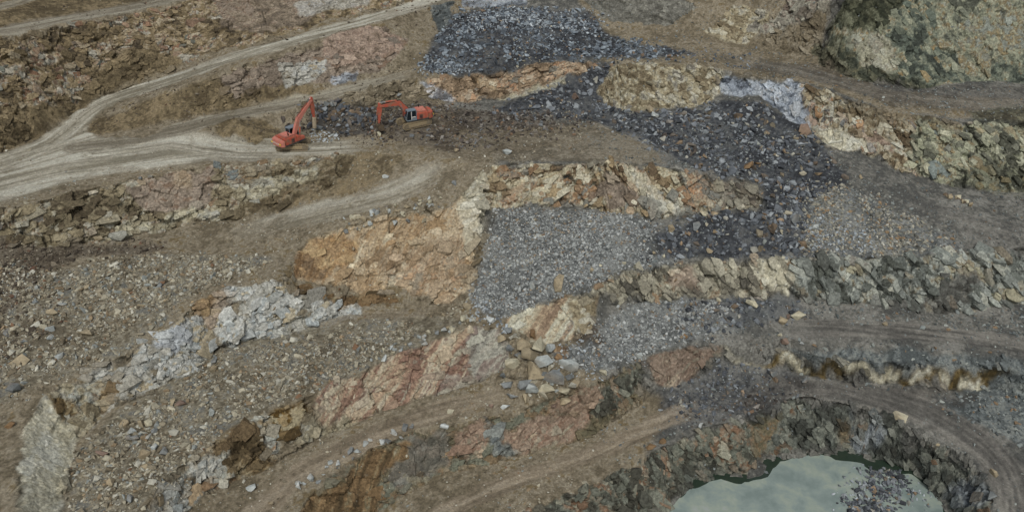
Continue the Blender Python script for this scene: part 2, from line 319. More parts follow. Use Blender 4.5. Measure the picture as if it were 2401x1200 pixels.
# broken rock: computed only where walls are (by slope or by outline)
# zone: outline, palette, [strength], r: facet roughness factor, w: forces rock texture, s: strike of streaks (degrees), k: kind
Z = []
def zone(palname, pts, rough=None, rock=None, kind=None, amt=1.0, soft=1, streak=None):
    if kind == 'rub' and soft == 1: soft = 9
    Z.append((palname, pts, rough, rock, kind, amt, soft, streak))
# --- big grounds first, details after
zone('greydirt', [(1150,-200),(2900,-200),(2900,1500),(1380,1500),(1560,930),(1400,880),(1350,700),(1130,560),(1160,380),(1050,240)], soft=14)
zone('dirt', [(1240,-200),(1960,-200),(1930,120),(2060,210),(2450,240),(2450,290),(2100,265),(1880,190),(1400,142),(1500,100),(1400,70)], soft=6)
zone('olive', [(-400,60),(0,60),(240,20),(420,-20),(420,-60),(-400,-60)], soft=3)
zone('olive', [(508,300),(540,284),(600,282),(650,300),(660,325),(600,338),(540,332),(510,320)], soft=2)
zone('olive', [(0,235),(250,120),(380,95),(450,140),(300,205),(200,250),(110,310),(0,370),(-300,470),(-300,330)], soft=6)
zone('olive', [(210,290),(420,210),(560,180),(700,190),(760,225),(560,250),(330,298),(210,318)], soft=5)
zone('darkdirt', [(1700,150),(1960,200),(2100,250),(2500,280),(2500,200),(2200,200),(2000,180),(1900,150)], amt=.5, soft=8)
zone('brownbed', [(1000,240),(1130,260),(1330,290),(1400,330),(1250,350),(1100,370),(930,330),(860,300),(880,250)], amt=.8, soft=6)
zone('dirt', [(1080,300),(1250,300),(1400,290),(1520,340),(1560,385),(1300,378),(1150,375),(1060,372)], amt=.7, soft=6)
zone('brownbed', [(0,575),(200,572),(370,570),(390,590),(180,600),(120,640),(80,720),(0,760),(-200,700),(-200,600)], amt=.8, soft=6)
zone('rubblebed', [(100,640),(300,600),(640,600),(520,660),(430,700),(300,820),(150,880),(0,950),(-200,900),(0,760)], soft=8)
zone('rubblebed', [(520,800),(860,750),(1050,740),(1100,760),(880,850),(650,950),(480,1040),(340,1180),(280,1300),(150,1300),(180,1050),(250,980),(340,920)], soft=4)
zone('darkrub', [(1050,35),(1200,15),(1380,30),(1440,90),(1560,110),(1640,130),(1500,135),(1400,135),(1280,150),(1120,170),(1010,170),(985,155),(1010,110)], kind='rub')
zone('darkrub', [(1345,170),(1440,145),(1410,220),(1480,268),(1620,262),(1700,235),(1780,240),(1900,305),(1940,360),(1990,420),(1900,600),(1700,605),(1560,600),(1530,560),(1640,520),(1790,485),(1790,430),(1640,400),(1500,320),(1380,290),(1160,260),(1230,225)], kind='rub')
zone('gravelbed', [(1170,490),(1260,490),(1480,505),(1540,530),(1530,590),(1600,610),(1450,635),(1350,680),(1300,700),(1190,742),(1130,740),(1100,690),(1130,600)], kind='rub')
zone('gravelbed', [(1950,430),(2010,450),(2140,520),(2260,580),(2160,600),(1900,605),(1880,500)], kind='rub')
zone('gravelbed', [(1430,740),(1500,700),(1600,700),(1860,705),(1880,740),(1700,780),(1560,815),(1510,840),(1400,870),(1320,870),(1290,830),(1380,800)], kind='rub')
zone('darkrub', [(1600,702),(1860,702),(1890,745),(1700,770),(1600,760)], kind='rub', amt=.7)
zone('darkrub', [(1700,850),(1840,870),(1900,890),(1850,940),(1700,985),(1600,1010),(1540,960),(1560,915),(1650,880)], kind='rub', amt=.6, soft=5)
zone('greyrub', [(2330,860),(2500,850),(2500,1060),(2401,1050),(2290,990),(2180,935),(2250,915)], soft=3)
zone('greyrub', [(1850,820),(2100,815),(2401,840),(2401,880),(2250,868),(1950,845),(1790,815)], soft=3)
zone('darkdirt', [(1800,880),(2100,905),(2300,920),(2260,960),(2080,920),(1900,925),(1800,950),(1700,970)], amt=.7, soft=6)
zone('darkdirt', [(725,285),(745,250),(800,244),(875,248),(895,285),(870,318),(780,322),(730,312)], kind='rub', soft=4)
# --- rock faces
zone('facea', [(0,90),(130,64),(300,38),(410,10),(520,-40),(1100,-120),(1000,-6),(880,24),(760,54),(620,95),(520,120),(440,150),(370,120),(270,110),(230,190),(150,240),(60,250),(0,250),(-300,300),(-300,140)], rock=1)
zone('pinkgrey', [(490,-30),(760,-60),(800,0),(700,60),(600,80),(520,60)], rock=1, amt=.7)
zone('white', [(690,10),(800,-20),(900,-10),(830,20),(760,30),(700,40)], rock=1, amt=.6, soft=3)
zone('pinkgrey', [(505,185),(640,140),(760,100),(900,60),(960,100),(900,160),(760,200),(650,190),(530,220)], rock=.9)
zone('pink', [(760,85),(850,60),(935,80),(950,110),(880,140),(800,155),(750,120)], rough=.4, rock=1)
zone('white', [(650,160),(690,150),(770,130),(760,170),(720,200),(680,210)], rock=1, amt=.85)
zone('bluewhite', [(775,178),(845,168),(838,190),(780,196)], rock=.5, amt=.8)
zone('facec', [(1000,185),(1150,166),(1300,152),(1400,146),(1340,180),(1230,222),(1080,240),(1010,226)], rock=1)
zone('orange', [(1120,180),(1165,172),(1160,205),(1120,200)], rock=1, rough=.5, amt=.7)
zone('bluewhite', [(985,195),(1050,200),(1070,232),(1010,226)], rock=.6, amt=.75)
zone('cream', [(1160,228),(1330,185),(1330,200),(1240,222),(1175,240)], rock=.6, amt=.8)
zone('bluewhite', [(1070,-20),(1250,-20),(1230,12),(1120,18),(1085,24)], rock=.5, amt=.8)
zone('greyrub', [(1000,0),(1060,-20),(1060,60),(1030,80)], rock=.7)
zone('tanrock', [(1430,150),(1500,142),(1620,155),(1700,170),(1700,220),(1620,255),(1540,258),(1480,268),(1420,240),(1400,220)], rock=1)
zone('bluewhite', [(1680,195),(1790,188),(1870,190),(1910,240),(1905,300),(1850,285),(1810,240),(1780,225),(1690,228)], rock=1, rough=.8)
zone('cright', [(1870,190),(2000,240),(2100,268),(2250,287),(2300,290),(2230,430),(2100,398),(2010,357),(1930,347),(1905,300)], rock=1)
zone('slabwhite', [(1920,305),(2000,310),(2060,345),(2010,358),(1935,345)], rock=1, rough=.5)
zone('pink', [(2010,305),(2060,320),(2100,355),(2070,360),(2040,340)], rock=1, rough=.4)
zone('cfar', [(2150,275),(2300,290),(2900,290),(2900,560),(2300,447),(2200,432),(2130,390)], rock=1)
zone('olive', [(1990,235),(2110,262),(2250,282),(2240,300),(2100,290),(1980,262)], rock=.6, amt=.6)
zone('backcliff', [(1935,125),(1965,50),(2000,-60),(2900,-80),(2900,200),(2401,195),(2300,190),(2150,208),(2000,182)], rock=1, rough=.5)
zone('cfar', [(2180,-60),(2420,-60),(2420,120),(2300,160),(2200,100)], rock=1, rough=.5, amt=.6, soft=4)
zone('cream', [(1990,90),(2080,85),(2110,140),(2090,180),(2020,150)], rock=1, rough=.5, amt=.6, soft=3)
zone('moss', [(1950,80),(1990,-30),(2160,-60),(2100,30),(2080,80),(2000,70)], rock=1)
zone('moss', [(1900,110),(1980,100),(2010,140),(2100,185),(2210,195),(2150,212),(2000,186),(1930,160)], rock=1, amt=.8)
zone('moss', [(2270,260),(2500,240),(2500,300),(2290,292)], amt=.7, soft=4)
zone('moss', [(2210,440),(2330,380),(2420,390),(2500,520),(2401,450),(2300,450)], rock=1, amt=.5, soft=4)
zone('tanrock', [(1650,80),(1720,20),(1790,20),(1800,60),(1750,108),(1690,95)], rock=1)
zone('slabgrey', [(1870,-20),(1960,-40),(1970,10),(1900,40),(1790,80),(1770,100),(1800,50)], rock=.8, amt=.7)
zone('greyrub', [(1330,-30),(1560,-50),(1640,20),(1560,60),(1420,50)], rock=.6, amt=.6)
zone('dface', [(0,490),(120,465),(240,437),(330,417),(420,400),(500,391),(560,390),(640,378),(720,366),(840,362),(800,430),(700,470),(560,510),(480,525),(400,540),(300,556),(200,570),(0,572),(-300,640),(-300,560)], rock=1)
zone('olive', [(560,395),(860,362),(960,372),(900,425),(780,462),(650,495),(540,515),(590,450)], amt=.75, soft=3)
zone('pinkgrey', [(300,440),(420,402),(500,392),(512,420),(490,480),(420,500),(340,480)], rough=.4, rock=1)
zone('orange', [(410,410),(450,400),(460,440),(420,450)], amt=.5, soft=3)
zone('cream', [(540,445),(600,420),(650,400),(740,385),(745,420),(660,440),(590,470),(550,470)], rock=1, amt=.8)
zone('cream', [(350,520),(400,505),(500,500),(530,515),(430,525),(340,545),(260,570),(250,550)], rock=1, amt=.9)
zone('orange', [(690,600),(720,562),(800,532),(850,526),(950,502),(1050,490),(1085,455),(1125,470),(1122,540),(1108,610),(1095,650),(1055,705),(980,692),(905,672),(870,690),(800,672),(740,660),(690,655)], rock=1, rough=.5, streak=60)
zone('facec', [(880,600),(1000,560),(1085,560),(1095,640),(1050,700),(980,690),(900,665)], rock=1, rough=.5, amt=.55, soft=4)
zone('rust', [(850,540),(1000,505),(1040,520),(940,560),(860,570)], rock=1, rough=.5, amt=.3, soft=5)
zone('rust', [(800,640),(880,650),(900,690),(820,670)], rock=1, rough=.5, amt=.45, soft=3)
zone('rust', [(690,598),(720,560),(800,540),(835,570),(825,610),(760,650),(695,650)], rock=1, rough=.4, amt=.75, soft=2)
zone('brownslab', [(690,672),(800,690),(920,690),(925,715),(860,718),(800,710),(700,706)], rock=1)
zone('slabwhite', [(1075,470),(1130,400),(1150,440),(1130,540),(1112,560),(1095,600),(1085,540)], rock=1, amt=.75, soft=2)
zone('white', [(520,690),(560,668),(650,655),(680,690),(760,705),(850,712),(850,740),(760,765),(640,795),(540,812),(505,790),(480,740)], rock=1, rough=.8)
zone('rust', [(470,700),(520,680),(550,710),(520,740),(500,770),(460,750)], rock=1, amt=.6)
zone('white', [(230,850),(300,830),(360,780),(430,740),(480,740),(500,800),(460,872),(400,892),(330,930),(250,965),(200,1010),(165,1010),(150,960),(160,900)], rock=1, rough=.8, amt=.9)
zone('bluewhite', [(350,800),(390,765),(450,770),(440,800),(400,830),(350,820)], rock=1, rough=.4, amt=.6)
zone('brownwhite', [(150,890),(240,880),(300,900),(250,960),(190,1015),(165,990)], rock=1, rough=.8)
zone('cream', [(60,1000),(90,940),(150,893),(205,875),(240,960),(172,1022),(120,1010)], rock=1, rough=.6, amt=.7, soft=2)
zone('slabwhite', [(100,945),(140,955),(165,1010),(166,1080),(140,1180),(130,1300),(40,1300),(45,1100),(62,1000)], rock=1, rough=.08)
zone('darkrust', [(105,925),(160,930),(175,950),(145,990),(110,945)], rock=1, amt=.9)
zone('brownwhite', [(560,1005),(620,970),(660,1000),(640,1085),(560,1118),(480,1162),(430,1195),(380,1260),(300,1260),(350,1190),(400,1110),(480,1050)], rock=1)
zone('white', [(370,1130),(440,1090),(500,1060),(520,1090),(480,1160),(420,1200),(370,1230)], rock=1, amt=.6)
zone('darkrust', [(525,1080),(560,1035),(620,1050),(640,1090),(600,1110),(540,1110)], rock=1, amt=.85)
zone('darkrust', [(625,985),(660,965),(710,960),(740,975),(715,1005),(695,1035),(660,1030)], rock=1, rough=.5)
zone('redwhite', [(750,925),(800,885),(880,852),(960,816),(1040,785),(1110,770),(1110,850),(1095,898),(1010,930),(960,948),(880,960),(830,988),(760,1010),(740,960)], rock=1, rough=.4, streak=40)
zone('slabgrey', [(1090,800),(1120,770),(1170,775),(1197,820),(1192,865),(1120,890),(1100,860)], rock=1, rough=.3, streak=42)
zone('slabgrey', [(1060,880),(1195,860),(1100,905),(1015,935)], rock=1, amt=.6)
zone('cream', [(690,1045),(740,1000),(830,990),(820,1010),(740,1035),(700,1050)], rock=1, amt=.7)
zone('creamrust', [(1185,750),(1220,730),(1290,706),(1350,690),(1400,700),(1395,745),(1350,790),(1290,806),(1200,775)], rock=1, rough=.4, streak=40)
zone('tanrock', [(1340,690),(1400,700),(1395,745),(1350,785),(1335,740)], rock=1)
zone('rust', [(1300,812),(1340,808),(1335,830),(1295,828)], amt=.7)
zone('brownbed', [(1340,770),(1400,760),(1410,800),(1350,800)], amt=.8, soft=2)
zone('pitbrown', [(1500,860),(1400,902),(1300,934),(1230,954),(1180,977),(1000,1004),(850,1062),(780,1112),(700,1200),(640,1300),(800,1300),(880,1200),(1000,1130),(1080,1106),(1200,1076),(1290,1056),(1370,1026),(1500,952)], rock=1)
zone('greydirt', [(940,1040),(1050,1000),(1060,1090),(990,1130),(930,1160),(900,1100)], rock=.5, amt=.7, soft=3)
zone('brownslab', [(700,1250),(740,1160),(790,1115),(860,1065),(960,1035),(985,1050),(920,1090),(880,1140),(870,1200),(800,1300)], rock=1, rough=.4, streak=60)
zone('brownslab', [(960,1120),(990,1100),(1010,1130),(970,1150)], rock=1, amt=.7)
zone('red', [(1065,1040),(1080,1000),(1120,985),(1150,1040),(1145,1075),(1095,1090),(1070,1075)], rock=1, rough=.3)
zone('red', [(1160,1010),(1220,980),(1320,972),(1395,975),(1360,1020),(1290,1055),(1220,1072),(1185,1045)], rock=1, rough=.3, streak=25)
zone('greyrub', [(1125,990),(1160,1020),(1185,1045),(1225,1060),(1200,1075),(1160,1065),(1150,1030)], rock=1)
zone('red', [(1290,960),(1340,925),(1400,905),(1440,905),(1430,940),(1370,970),(1300,972)], rock=1, rough=.3, amt=.85)
zone('pitleft', [(1430,905),(1500,862),(1505,900),(1460,960),(1400,985),(1390,970)], rock=1)
zone('red', [(1530,845),(1600,818),(1690,820),(1700,832),(1650,868),(1610,898),(1560,905),(1530,890)], rock=1, rough=.2, amt=.8, streak=30)
zone('d2', [(1150,390),(1300,388),(1400,383),(1500,388),(1640,408),(1760,430),(1790,450),(1780,484),(1680,498),(1620,513),(1540,514),(1480,500),(1400,488),(1340,480),(1180,482),(1155,486),(1130,450)], rock=1)
zone('greydirt', [(1690,420),(1770,425),(1790,460),(1770,480),(1700,480),(1670,450)], amt=.7, soft=3)
zone('facec', [(1170,470),(1200,440),(1240,425),(1230,450),(1190,475)], rock=1, rough=.3, amt=.8)
zone('pinkgrey', [(1380,445),(1430,425),(1500,450),(1510,480),(1440,480),(1390,460)], rock=1, rough=.3)
zone('facec', [(1600,420),(1650,405),(1670,450),(1620,480)], rock=1, rough=.3, amt=.7)
zone('slabwhite', [(1450,400),(1490,390),(1530,440),(1610,500),(1560,505),(1500,450)], rock=1, rough=.4, amt=.7)
zone('d3warm', [(1350,690),(1450,647),(1560,618),(1640,618),(1700,612),(1860,612),(1850,700),(1750,695),(1560,698),(1420,708)], rock=1)
zone('pink', [(1570,640),(1610,620),(1640,670),(1610,680),(1580,670)], rock=1, rough=.3, amt=.7)
zone('slabwhite', [(1770,615),(1800,612),(1850,680),(1850,705),(1810,680)], rock=1, rough=.4)
zone('d3', [(1850,612),(2000,608),(2300,592),(2900,588),(2900,690),(2401,706),(2250,732),(2150,735),(2060,715),(1900,702),(1860,700)], rock=1)
zone('darkdirt', [(2150,735),(2170,690),(2290,650),(2300,680),(2230,735)], rock=1, rough=.4, amt=.7)
zone('stain', [(1690,815),(1780,822),(1850,832),(1950,850),(2050,857),(2150,864),(2250,870),(2330,864),(2360,905),(2250,912),(2150,902),(2050,892),(1950,886),(1850,867),(1740,840)], rock=1, rough=.25)
for q in ([(1690,815),(1780,830),(1800,852),(1740,842)], [(1830,835),(1890,845),(1900,870),(1850,862)], [(1960,852),(2090,860),(2100,892),(2050,888),(1975,872)], [(2130,868),(2170,870),(2175,890),(2135,892)], [(2190,880),(2225,876),(2222,902),(2190,895)], [(2240,890),(2290,880),(2300,905),(2250,910)]):
    zone('slabwhite', q, rock=1, rough=.25, amt=.95)
zone('pitleft', [(1500,1075),(1600,1032),(1740,982),(1800,960),(1790,1060),(1740,1105),(1600,1145),(1470,1240),(1330,1330),(1080,1300),(1200,1206),(1400,1132)], rock=1)
zone('pitwall', [(1600,1100),(1640,1080),(1740,1090),(1740,1108),(1680,1118),(1610,1145)], rock=1, amt=.7)
zone('pitbrown', [(1760,985),(1830,960),(1832,1000),(1810,1060),(1790,1075),(1775,1060)], rock=1, rough=.3)
zone('pitwall', [(1830,950),(1900,932),(1990,952),(2080,977),(2150,1012),(2220,1048),(2280,1088),(2310,1125),(2322,1160),(2322,1300),(2235,1300),(2215,1175),(2130,1100),(2000,1067),(1930,1055),(1850,1057),(1800,1070)], rock=1)
zone('bluewhite', [(1990,980),(2060,985),(2080,1010),(2050,1045),(2010,1030)], rock=1, amt=.55, soft=2)
zone('brownslab', [(1970,1020),(1995,1025),(1985,1055),(1970,1060)], rock=1, amt=.7)
zone('bluewhite', [(2230,1130),(2290,1110),(2320,1150),(2290,1200),(2240,1200)], rock=1, amt=.45, soft=3)
# --- roads (kept smooth, with ruts): centre line, half width
ROADS = [
 ('roadlight', [(-300,480),(0,420),(100,390),(230,350)], 8.5), ('roadlight', [(0,440),(150,400),(330,372),(520,350),(650,350)], 4.2),
 ('roadlight', [(230,355),(400,330),(560,355),(760,348),(900,338)], 2.7),
 ('roadlight', [(-50,400),(120,335),(170,290),(235,243),(320,212),(440,175),(530,140),(620,115),(760,75),(890,40),(1000,6),(1100,-28)], 2.6),
 ('road', [(180,345),(300,330),(420,305),(540,270),(650,250),(760,228),(880,195),(985,168)], 2.2),
 ('road', [(-200,108),(0,76),(150,46),(310,18),(430,-8),(600,-50)], 2.4), ('road', [(-200,45),(0,20),(70,-5)], 1.6),
 ('roadlight', [(500,572),(570,549),(660,520),(780,492),(880,468),(970,430),(1030,400),(1075,380)], 2.6),
 ('roadgrey', [(1740,775),(1900,768),(2060,772),(2200,780),(2330,798),(2450,820),(2700,860)], 1.9),
 ('roadgrey', [(1820,905),(1950,912),(2080,938),(2200,975),(2290,1030),(2360,1100),(2385,1170),(2380,1300)], 2.5),
 ('tanroad', [(560,1240),(700,1110),(840,1040),(960,985),(1060,955),(1170,930),(1230,925)], 1.7),
 ('tanroad', [(950,1260),(1100,1170),(1250,1110),(1400,1060),(1500,1010),(1600,965),(1680,940)], 1.5),
 ('roadgrey', [(2040,440),(2140,480),(2260,520),(2420,560),(2700,600)], 3.0),
 ('road', [(1050,340),(1200,330),(1350,310),(1480,345),(1560,370)], 2.0),
 ('tanroad', [(760,760),(900,740),(1040,745)], 1.2),
 ('roadgrey', [(1620,120),(1750,140),(1900,175),(2060,222),(2250,240),(2450,240)], 2.4),
]
log('zones', len(Z))
COVER = (sstep(.02, .32, f2(XX, YY, 5.5, 5, 55, .6)) * (1 - .45 * sstep(0, 20, XX))).astype(np.float32)
ROCK = (1 - .7 * COVER) * sstep(33, 46, SL + 5 * f2(XX, YY, 4, 3, 5)).astype(np.float32) * .8
ROUGH = np.ones((NY, NX), np.float32); RUB = np.zeros((NY, NX), np.float32)
zm = []
for z in Z:
    m = mask(z[1], z[6]); zm.append(m)
    if z[3] is not None:
        cv = 1 - (.38 if z[2] is None else .12) * COVER
        ROCK = ROCK * (1 - m) + m * z[3] * sstep(8, 22, SL) * cv
    if z[2] is not None: ROUGH = ROUGH * (1 - m) + m * z[2]
    if z[4] == 'rub': RUB = np.maximum(RUB, m); ROCK *= 1 - .8 * m
# road distance fields
def road_field(pts, hw):
    a = np.array(pts, float); o = []
    for k in range(len(a) - 1):
        m = max(1, int(np.hypot(*(a[k + 1] - a[k])) / 30))
        for i in range(m): o.append(a[k] + (a[k + 1] - a[k]) * i / m)
    o.append(a[-1]); o = np.array(o); W = hit(o[:, 0], o[:, 1])[:, :2]
    for _ in range(2): W[1:-1] = (W[:-2] + 2 * W[1:-1] + W[2:]) / 4
    D = np.full((NY, NX), 99.); S = np.zeros((NY, NX)); acc = 0
    for k in range(len(W) - 1):
        p, q = W[k], W[k + 1]; L = np.hypot(*(q - p))
        if L < 1e-6: continue
        x0, x1 = min(p[0], q[0]) - hw - 3, max(p[0], q[0]) + hw + 3; y0, y1 = min(p[1], q[1]) - hw - 3, max(p[1], q[1]) + hw + 3
        i0, i1 = np.searchsorted(GX, (x0, x1)); j0, j1 = np.searchsorted(GY, (y0, y1))
        X = XX[j0:j1, i0:i1]; Y = YY[j0:j1, i0:i1]
        u = (q - p) / L; al = np.clip((X - p[0]) * u[0] + (Y - p[1]) * u[1], 0, L); dx = X - p[0] - al * u[0]; dy = Y - p[1] - al * u[1]
        d = np.hypot(dx, dy); sg = np.sign(-u[1] * dx + u[0] * dy); dd = d * np.where(sg == 0, 1, sg)
        cur = D[j0:j1, i0:i1]; m = np.abs(dd) < np.abs(cur)
        cur[m] = dd[m]; S[j0:j1, i0:i1][m] = (acc + al)[m]; acc += L
    return D, S, acc
NOROAD = np.maximum(mask([(508,300),(540,284),(600,282),(650,300),(660,325),(600,338),(540,332),(510,320)], 2), mask([(205,310),(225,275),(290,258),(420,262),(460,268),(400,290),(370,312),(300,322),(230,325)], 2))
NOROAD = np.maximum(NOROAD, .5 * sstep(.2, .5, f2(XX, YY, 3, 4, 88)))
RSTR = [1, 1, .95, 1, .95, .9, .9, .72, .8, .85, .72, .75, .4, .2, .5, .42]
roadm = np.zeros((NY, NX), np.float32); roads = []
RIDX = np.full((NY, NX), -1, np.int32)
n_e = f2(XX, YY, 2.5, 3, 89); FADE = {2: (0, 1), 4: (0, 1), 7: (1, 1), 8: (1, 0), 9: (1, 0), 10: (0, 1), 11: (0, 1), 12: (1, 0), 13: (1, 1), 14: (1, 1), 15: (1, 0)}
for n, (pn, pts, hw) in enumerate(ROADS):
    D, S, Lt = road_field(pts, hw)
    ends = FADE.get(n, (0, 0)); fs = (sstep(0, 14, S + 4 * n_e) if ends[0] else 1) * (sstep(0, 9, Lt - S + 3 * n_e) if ends[1] else 1)
    m = (1 - sstep(hw * .72, hw * 1.15, np.abs(D) + .75 * f2(XX, YY, 2.4, 4, 90 + n, .6))) * fs
    m = (m * (1 - .92 * sstep(.25, .6, ROCK)) * (1 - (NOROAD if n < 6 else .8 * np.minimum(NOROAD, .5)))).astype(np.float32)
    m0 = m; m = m * RSTR[n]; roads.append((m, D, S)); roadm = np.maximum(roadm, m); m = m0; RIDX[(m > .5) & (RSTR[n] > .6)] = n
ROCK *= 1 - roadm; RUB *= 1 - roadm
log('roads')
# smooth the carriageway, then cut ruts
Hs = blur(H, 16); H = H * (1 - roadm * .7) + Hs * roadm * .7
for (m, D, S) in roads:
    H += m * .075 * v2(D * 1.0, S * .05, .45, 41) + m * .03 * v2(D, S * .12, 1.1, 42)
# ------------------------------------------------------------------ relief
flat = 1 - np.clip(ROCK, 0, 1)
H += (.34 * f2(XX, YY, 7, 3, 60) + .13 * f2(XX, YY, 1.6, 4, 61, .6)) * (1 - .85 * roadm)
H += RUB * .22 * f2(XX, YY, 1.3, 3, 62)
act = np.where((ROCK > .04) & (XX > -100) & (XX < 100) & (YY > 52) & (YY < 175))
P0 = np.stack([XX[act], YY[act], H[act]], 1)
# bedding: left-hand faces dip down to the left, right-hand faces down to the right
wleft = 1 - sstep(8, 22, P0[:, 0] + 3 * v2(P0[:, 0], P0[:, 1], 9, 3))
def shear(P, ang, along, across):
    c, s_ = math.cos(ang), math.sin(ang)
    u = P[:, 0] * c + P[:, 2] * s_; w = -P[:, 0] * s_ + P[:, 2] * c
    return np.stack([u / along, P[:, 1], w / across], 1)
PL = shear(P0, R(28), 1.5, .8); PR = shear(P0, R(-52), 1.45, .75)
Pw = PL * wleft[:, None] + PR * (1 - wleft[:, None])
wob = np.stack([fbm(P0[:, 0], P0[:, 1], P0[:, 2], 2.2, 2, 201), fbm(P0[:, 0], P0[:, 1], P0[:, 2], 2.2, 2, 202), fbm(P0[:, 0], P0[:, 1], P0[:, 2], 2.2, 2, 203)], 1)
Pw = Pw + wob * .16
hA, rA, eA = facets(Pw, 4.2, 300, 1.1); hB, rB, eB = facets(Pw, 1.5, 320, 1.1); hC, rC, eC = facets(Pw * (1, 1, 1.1), .62, 340, 1.0)
log('facets', len(P0))
K = ROCK[act] * (.25 + .75 * ROUGH[act]); KF = ROCK[act] * ROUGH[act]
far = (1 - .45 * sstep(110, 135, P0[:, 1]))
K2 = ROCK[act] * ROUGH[act] ** .8 * far; K = ROCK[act] * (.12 + .88 * ROUGH[act]) * far
disp = K2 * 1.15 * hA + (K * .2 + KF * .35) * hB + KF * .16 * hC + K * .35 * fbm(P0[:, 0], P0[:, 1], P0[:, 2], 6, 3, 210)
disp -= KF * .1 * (1 - sstep(0, .09, eB)) + K * .15 * (1 - sstep(0, .05, eA))
# direction: out of the face and a little up
gy2, gx2 = np.gradient(blur(HB, 6), GY, GX)
nx = -gx2[act]; ny = -gy2[act]; nl = np.hypot(nx, ny) + 1e-6
hz = np.clip(nl, 0, 1.2) / 1.2
DX = np.zeros((NY, NX)); DY = np.zeros((NY, NX)); 
DX[act] = nx / nl * disp * .75 * hz; DY[act] = ny / nl * disp * .75 * hz; H[act] += disp * .62
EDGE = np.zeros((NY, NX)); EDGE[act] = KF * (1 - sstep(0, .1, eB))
# ------------------------------------------------------------------ colour of the ground (the stone's own colour)
n1 = f2(XX, YY, 5, 5, 400, .6); n2 = f2(XX, YY, .9, 3, 401, .7); n3 = v2(XX, YY, .33, 402)
tD = uni(n1 + .8 * n2 + .35 * n3)
rr = np.stack([rA, rB, rC], 1)
tr_ = .42 * rA + .42 * rB + .2 * rC + .5 * fbm(P0[:, 0], P0[:, 1], P0[:, 2] * 1.5, 1.1, 3, 410, .7) + .22 * fbm(P0[:, 0], P0[:, 1], P0[:, 2], 7, 2, 411)
tR = tD.copy(); tR[act] = uni(tr_)
stk = np.zeros((NY, NX))
CO = pal('dirt', tD)
for z, m in zip(Z, zm):
    i = np.where(m > .01)
    if not len(i[0]): continue
    mm = m[i]; rk = ROCK[i] / (z[3] or 1)
    t = tD[i] * (1 - sstep(.2, .6, rk)) + tR[i] * sstep(.2, .6, rk)
    if z[7] is not None:
        a = R(z[7]); px_ = XX[i]; pz = H[i] * 1.3 - YY[i] * .3
        u = px_ * math.cos(a) + pz * math.sin(a); v = -px_ * math.sin(a) + pz * math.cos(a)
        sn = f2(u * .09 + .15 * v2(u, v, 2.2, 431), v, .8, 4, 430, .65); t = np.clip(.2 * t + .8 * uni(sn) , 0, 1)
    c = pal(z[0], t)
    a = (mm * z[5])[:, None]
    if z[3]:  # bare stone shows where it is steep; dirt lies on its ledges
        ledge = sstep(.25, .55, rk + .25 * n2[i])[:, None]; a = a * (.25 + .75 * ledge)
    CO[i] = CO[i] * (1 - a) + c * a
# dust on ledges and a darker brown along the cracks, leached and rusty patches
pt = sstep(.25, .6, f2(XX, YY * 1.3, 6, 4, 450, .6)); e = pt * sstep(.3, .6, ROCK) * .35
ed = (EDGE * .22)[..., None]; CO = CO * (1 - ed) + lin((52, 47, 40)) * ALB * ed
for n, (m, D, S) in enumerate(roads):
    i = np.where(m > .01); d = D[i]; s_ = S[i]
    d = d + .5 * np.sin(s_ * .19 + n) * v2(s_, s_ * 0, 14, 540 + n)
    t = .55 * f2(d + .12 * s_, s_ * .05, .6, 3, 560 + n, .75) + f2(d, s_ * .045, .8, 3, 500 + n, .75) + .5 * v2(d, s_ * .02, 2.2, 520 + n) + .22 * n2[i] + .25 * n1[i]
    c = pal(ROADS[n][0], uni(t)); a = m[i][:, None]
    CO[i] = CO[i] * (1 - a) + c * a
# overall patchiness of dust and damp
g = 1 + .1 * f2(XX, YY, 14, 3, 600) + .07 * n3 + .06 * f2(XX, YY, .5, 2, 601)
CO *= g[..., None]
CO = np.clip(CO, .008, .62)
log('colour')
GZ = H
# ------------------------------------------------------------------ materials
def mat(name, base=(.5, .5, .5), rough=.8, metal=0, attr=False, spec=.3):
    m = bpy.data.materials.new(name); m.use_nodes = True; nt = m.node_tree; b = nt.nodes['Principled BSDF']
    b.inputs['Base Color'].default_value = (*base, 1); b.inputs['Roughness'].default_value = rough; b.inputs['Metallic'].default_value = metal
    b.inputs['Specular IOR Level'].default_value = spec
    return m, nt, b
def mixmul(nt, a, fac_socket, lo, hi):
    mr = nt.nodes.new('ShaderNodeMapRange'); mr.inputs['From Min'].default_value = .3; mr.inputs['From Max'].default_value = .7; mr.inputs['To Min'].default_value = lo; mr.inputs['To Max'].default_value = hi
    nt.links.new(fac_socket, mr.inputs['Value'])
    v = nt.nodes.new('ShaderNodeVectorMath'); v.operation = 'SCALE'; nt.links.new(a, v.inputs[0]); nt.links.new(mr.outputs[0], v.inputs['Scale']); return v.outputs[0]
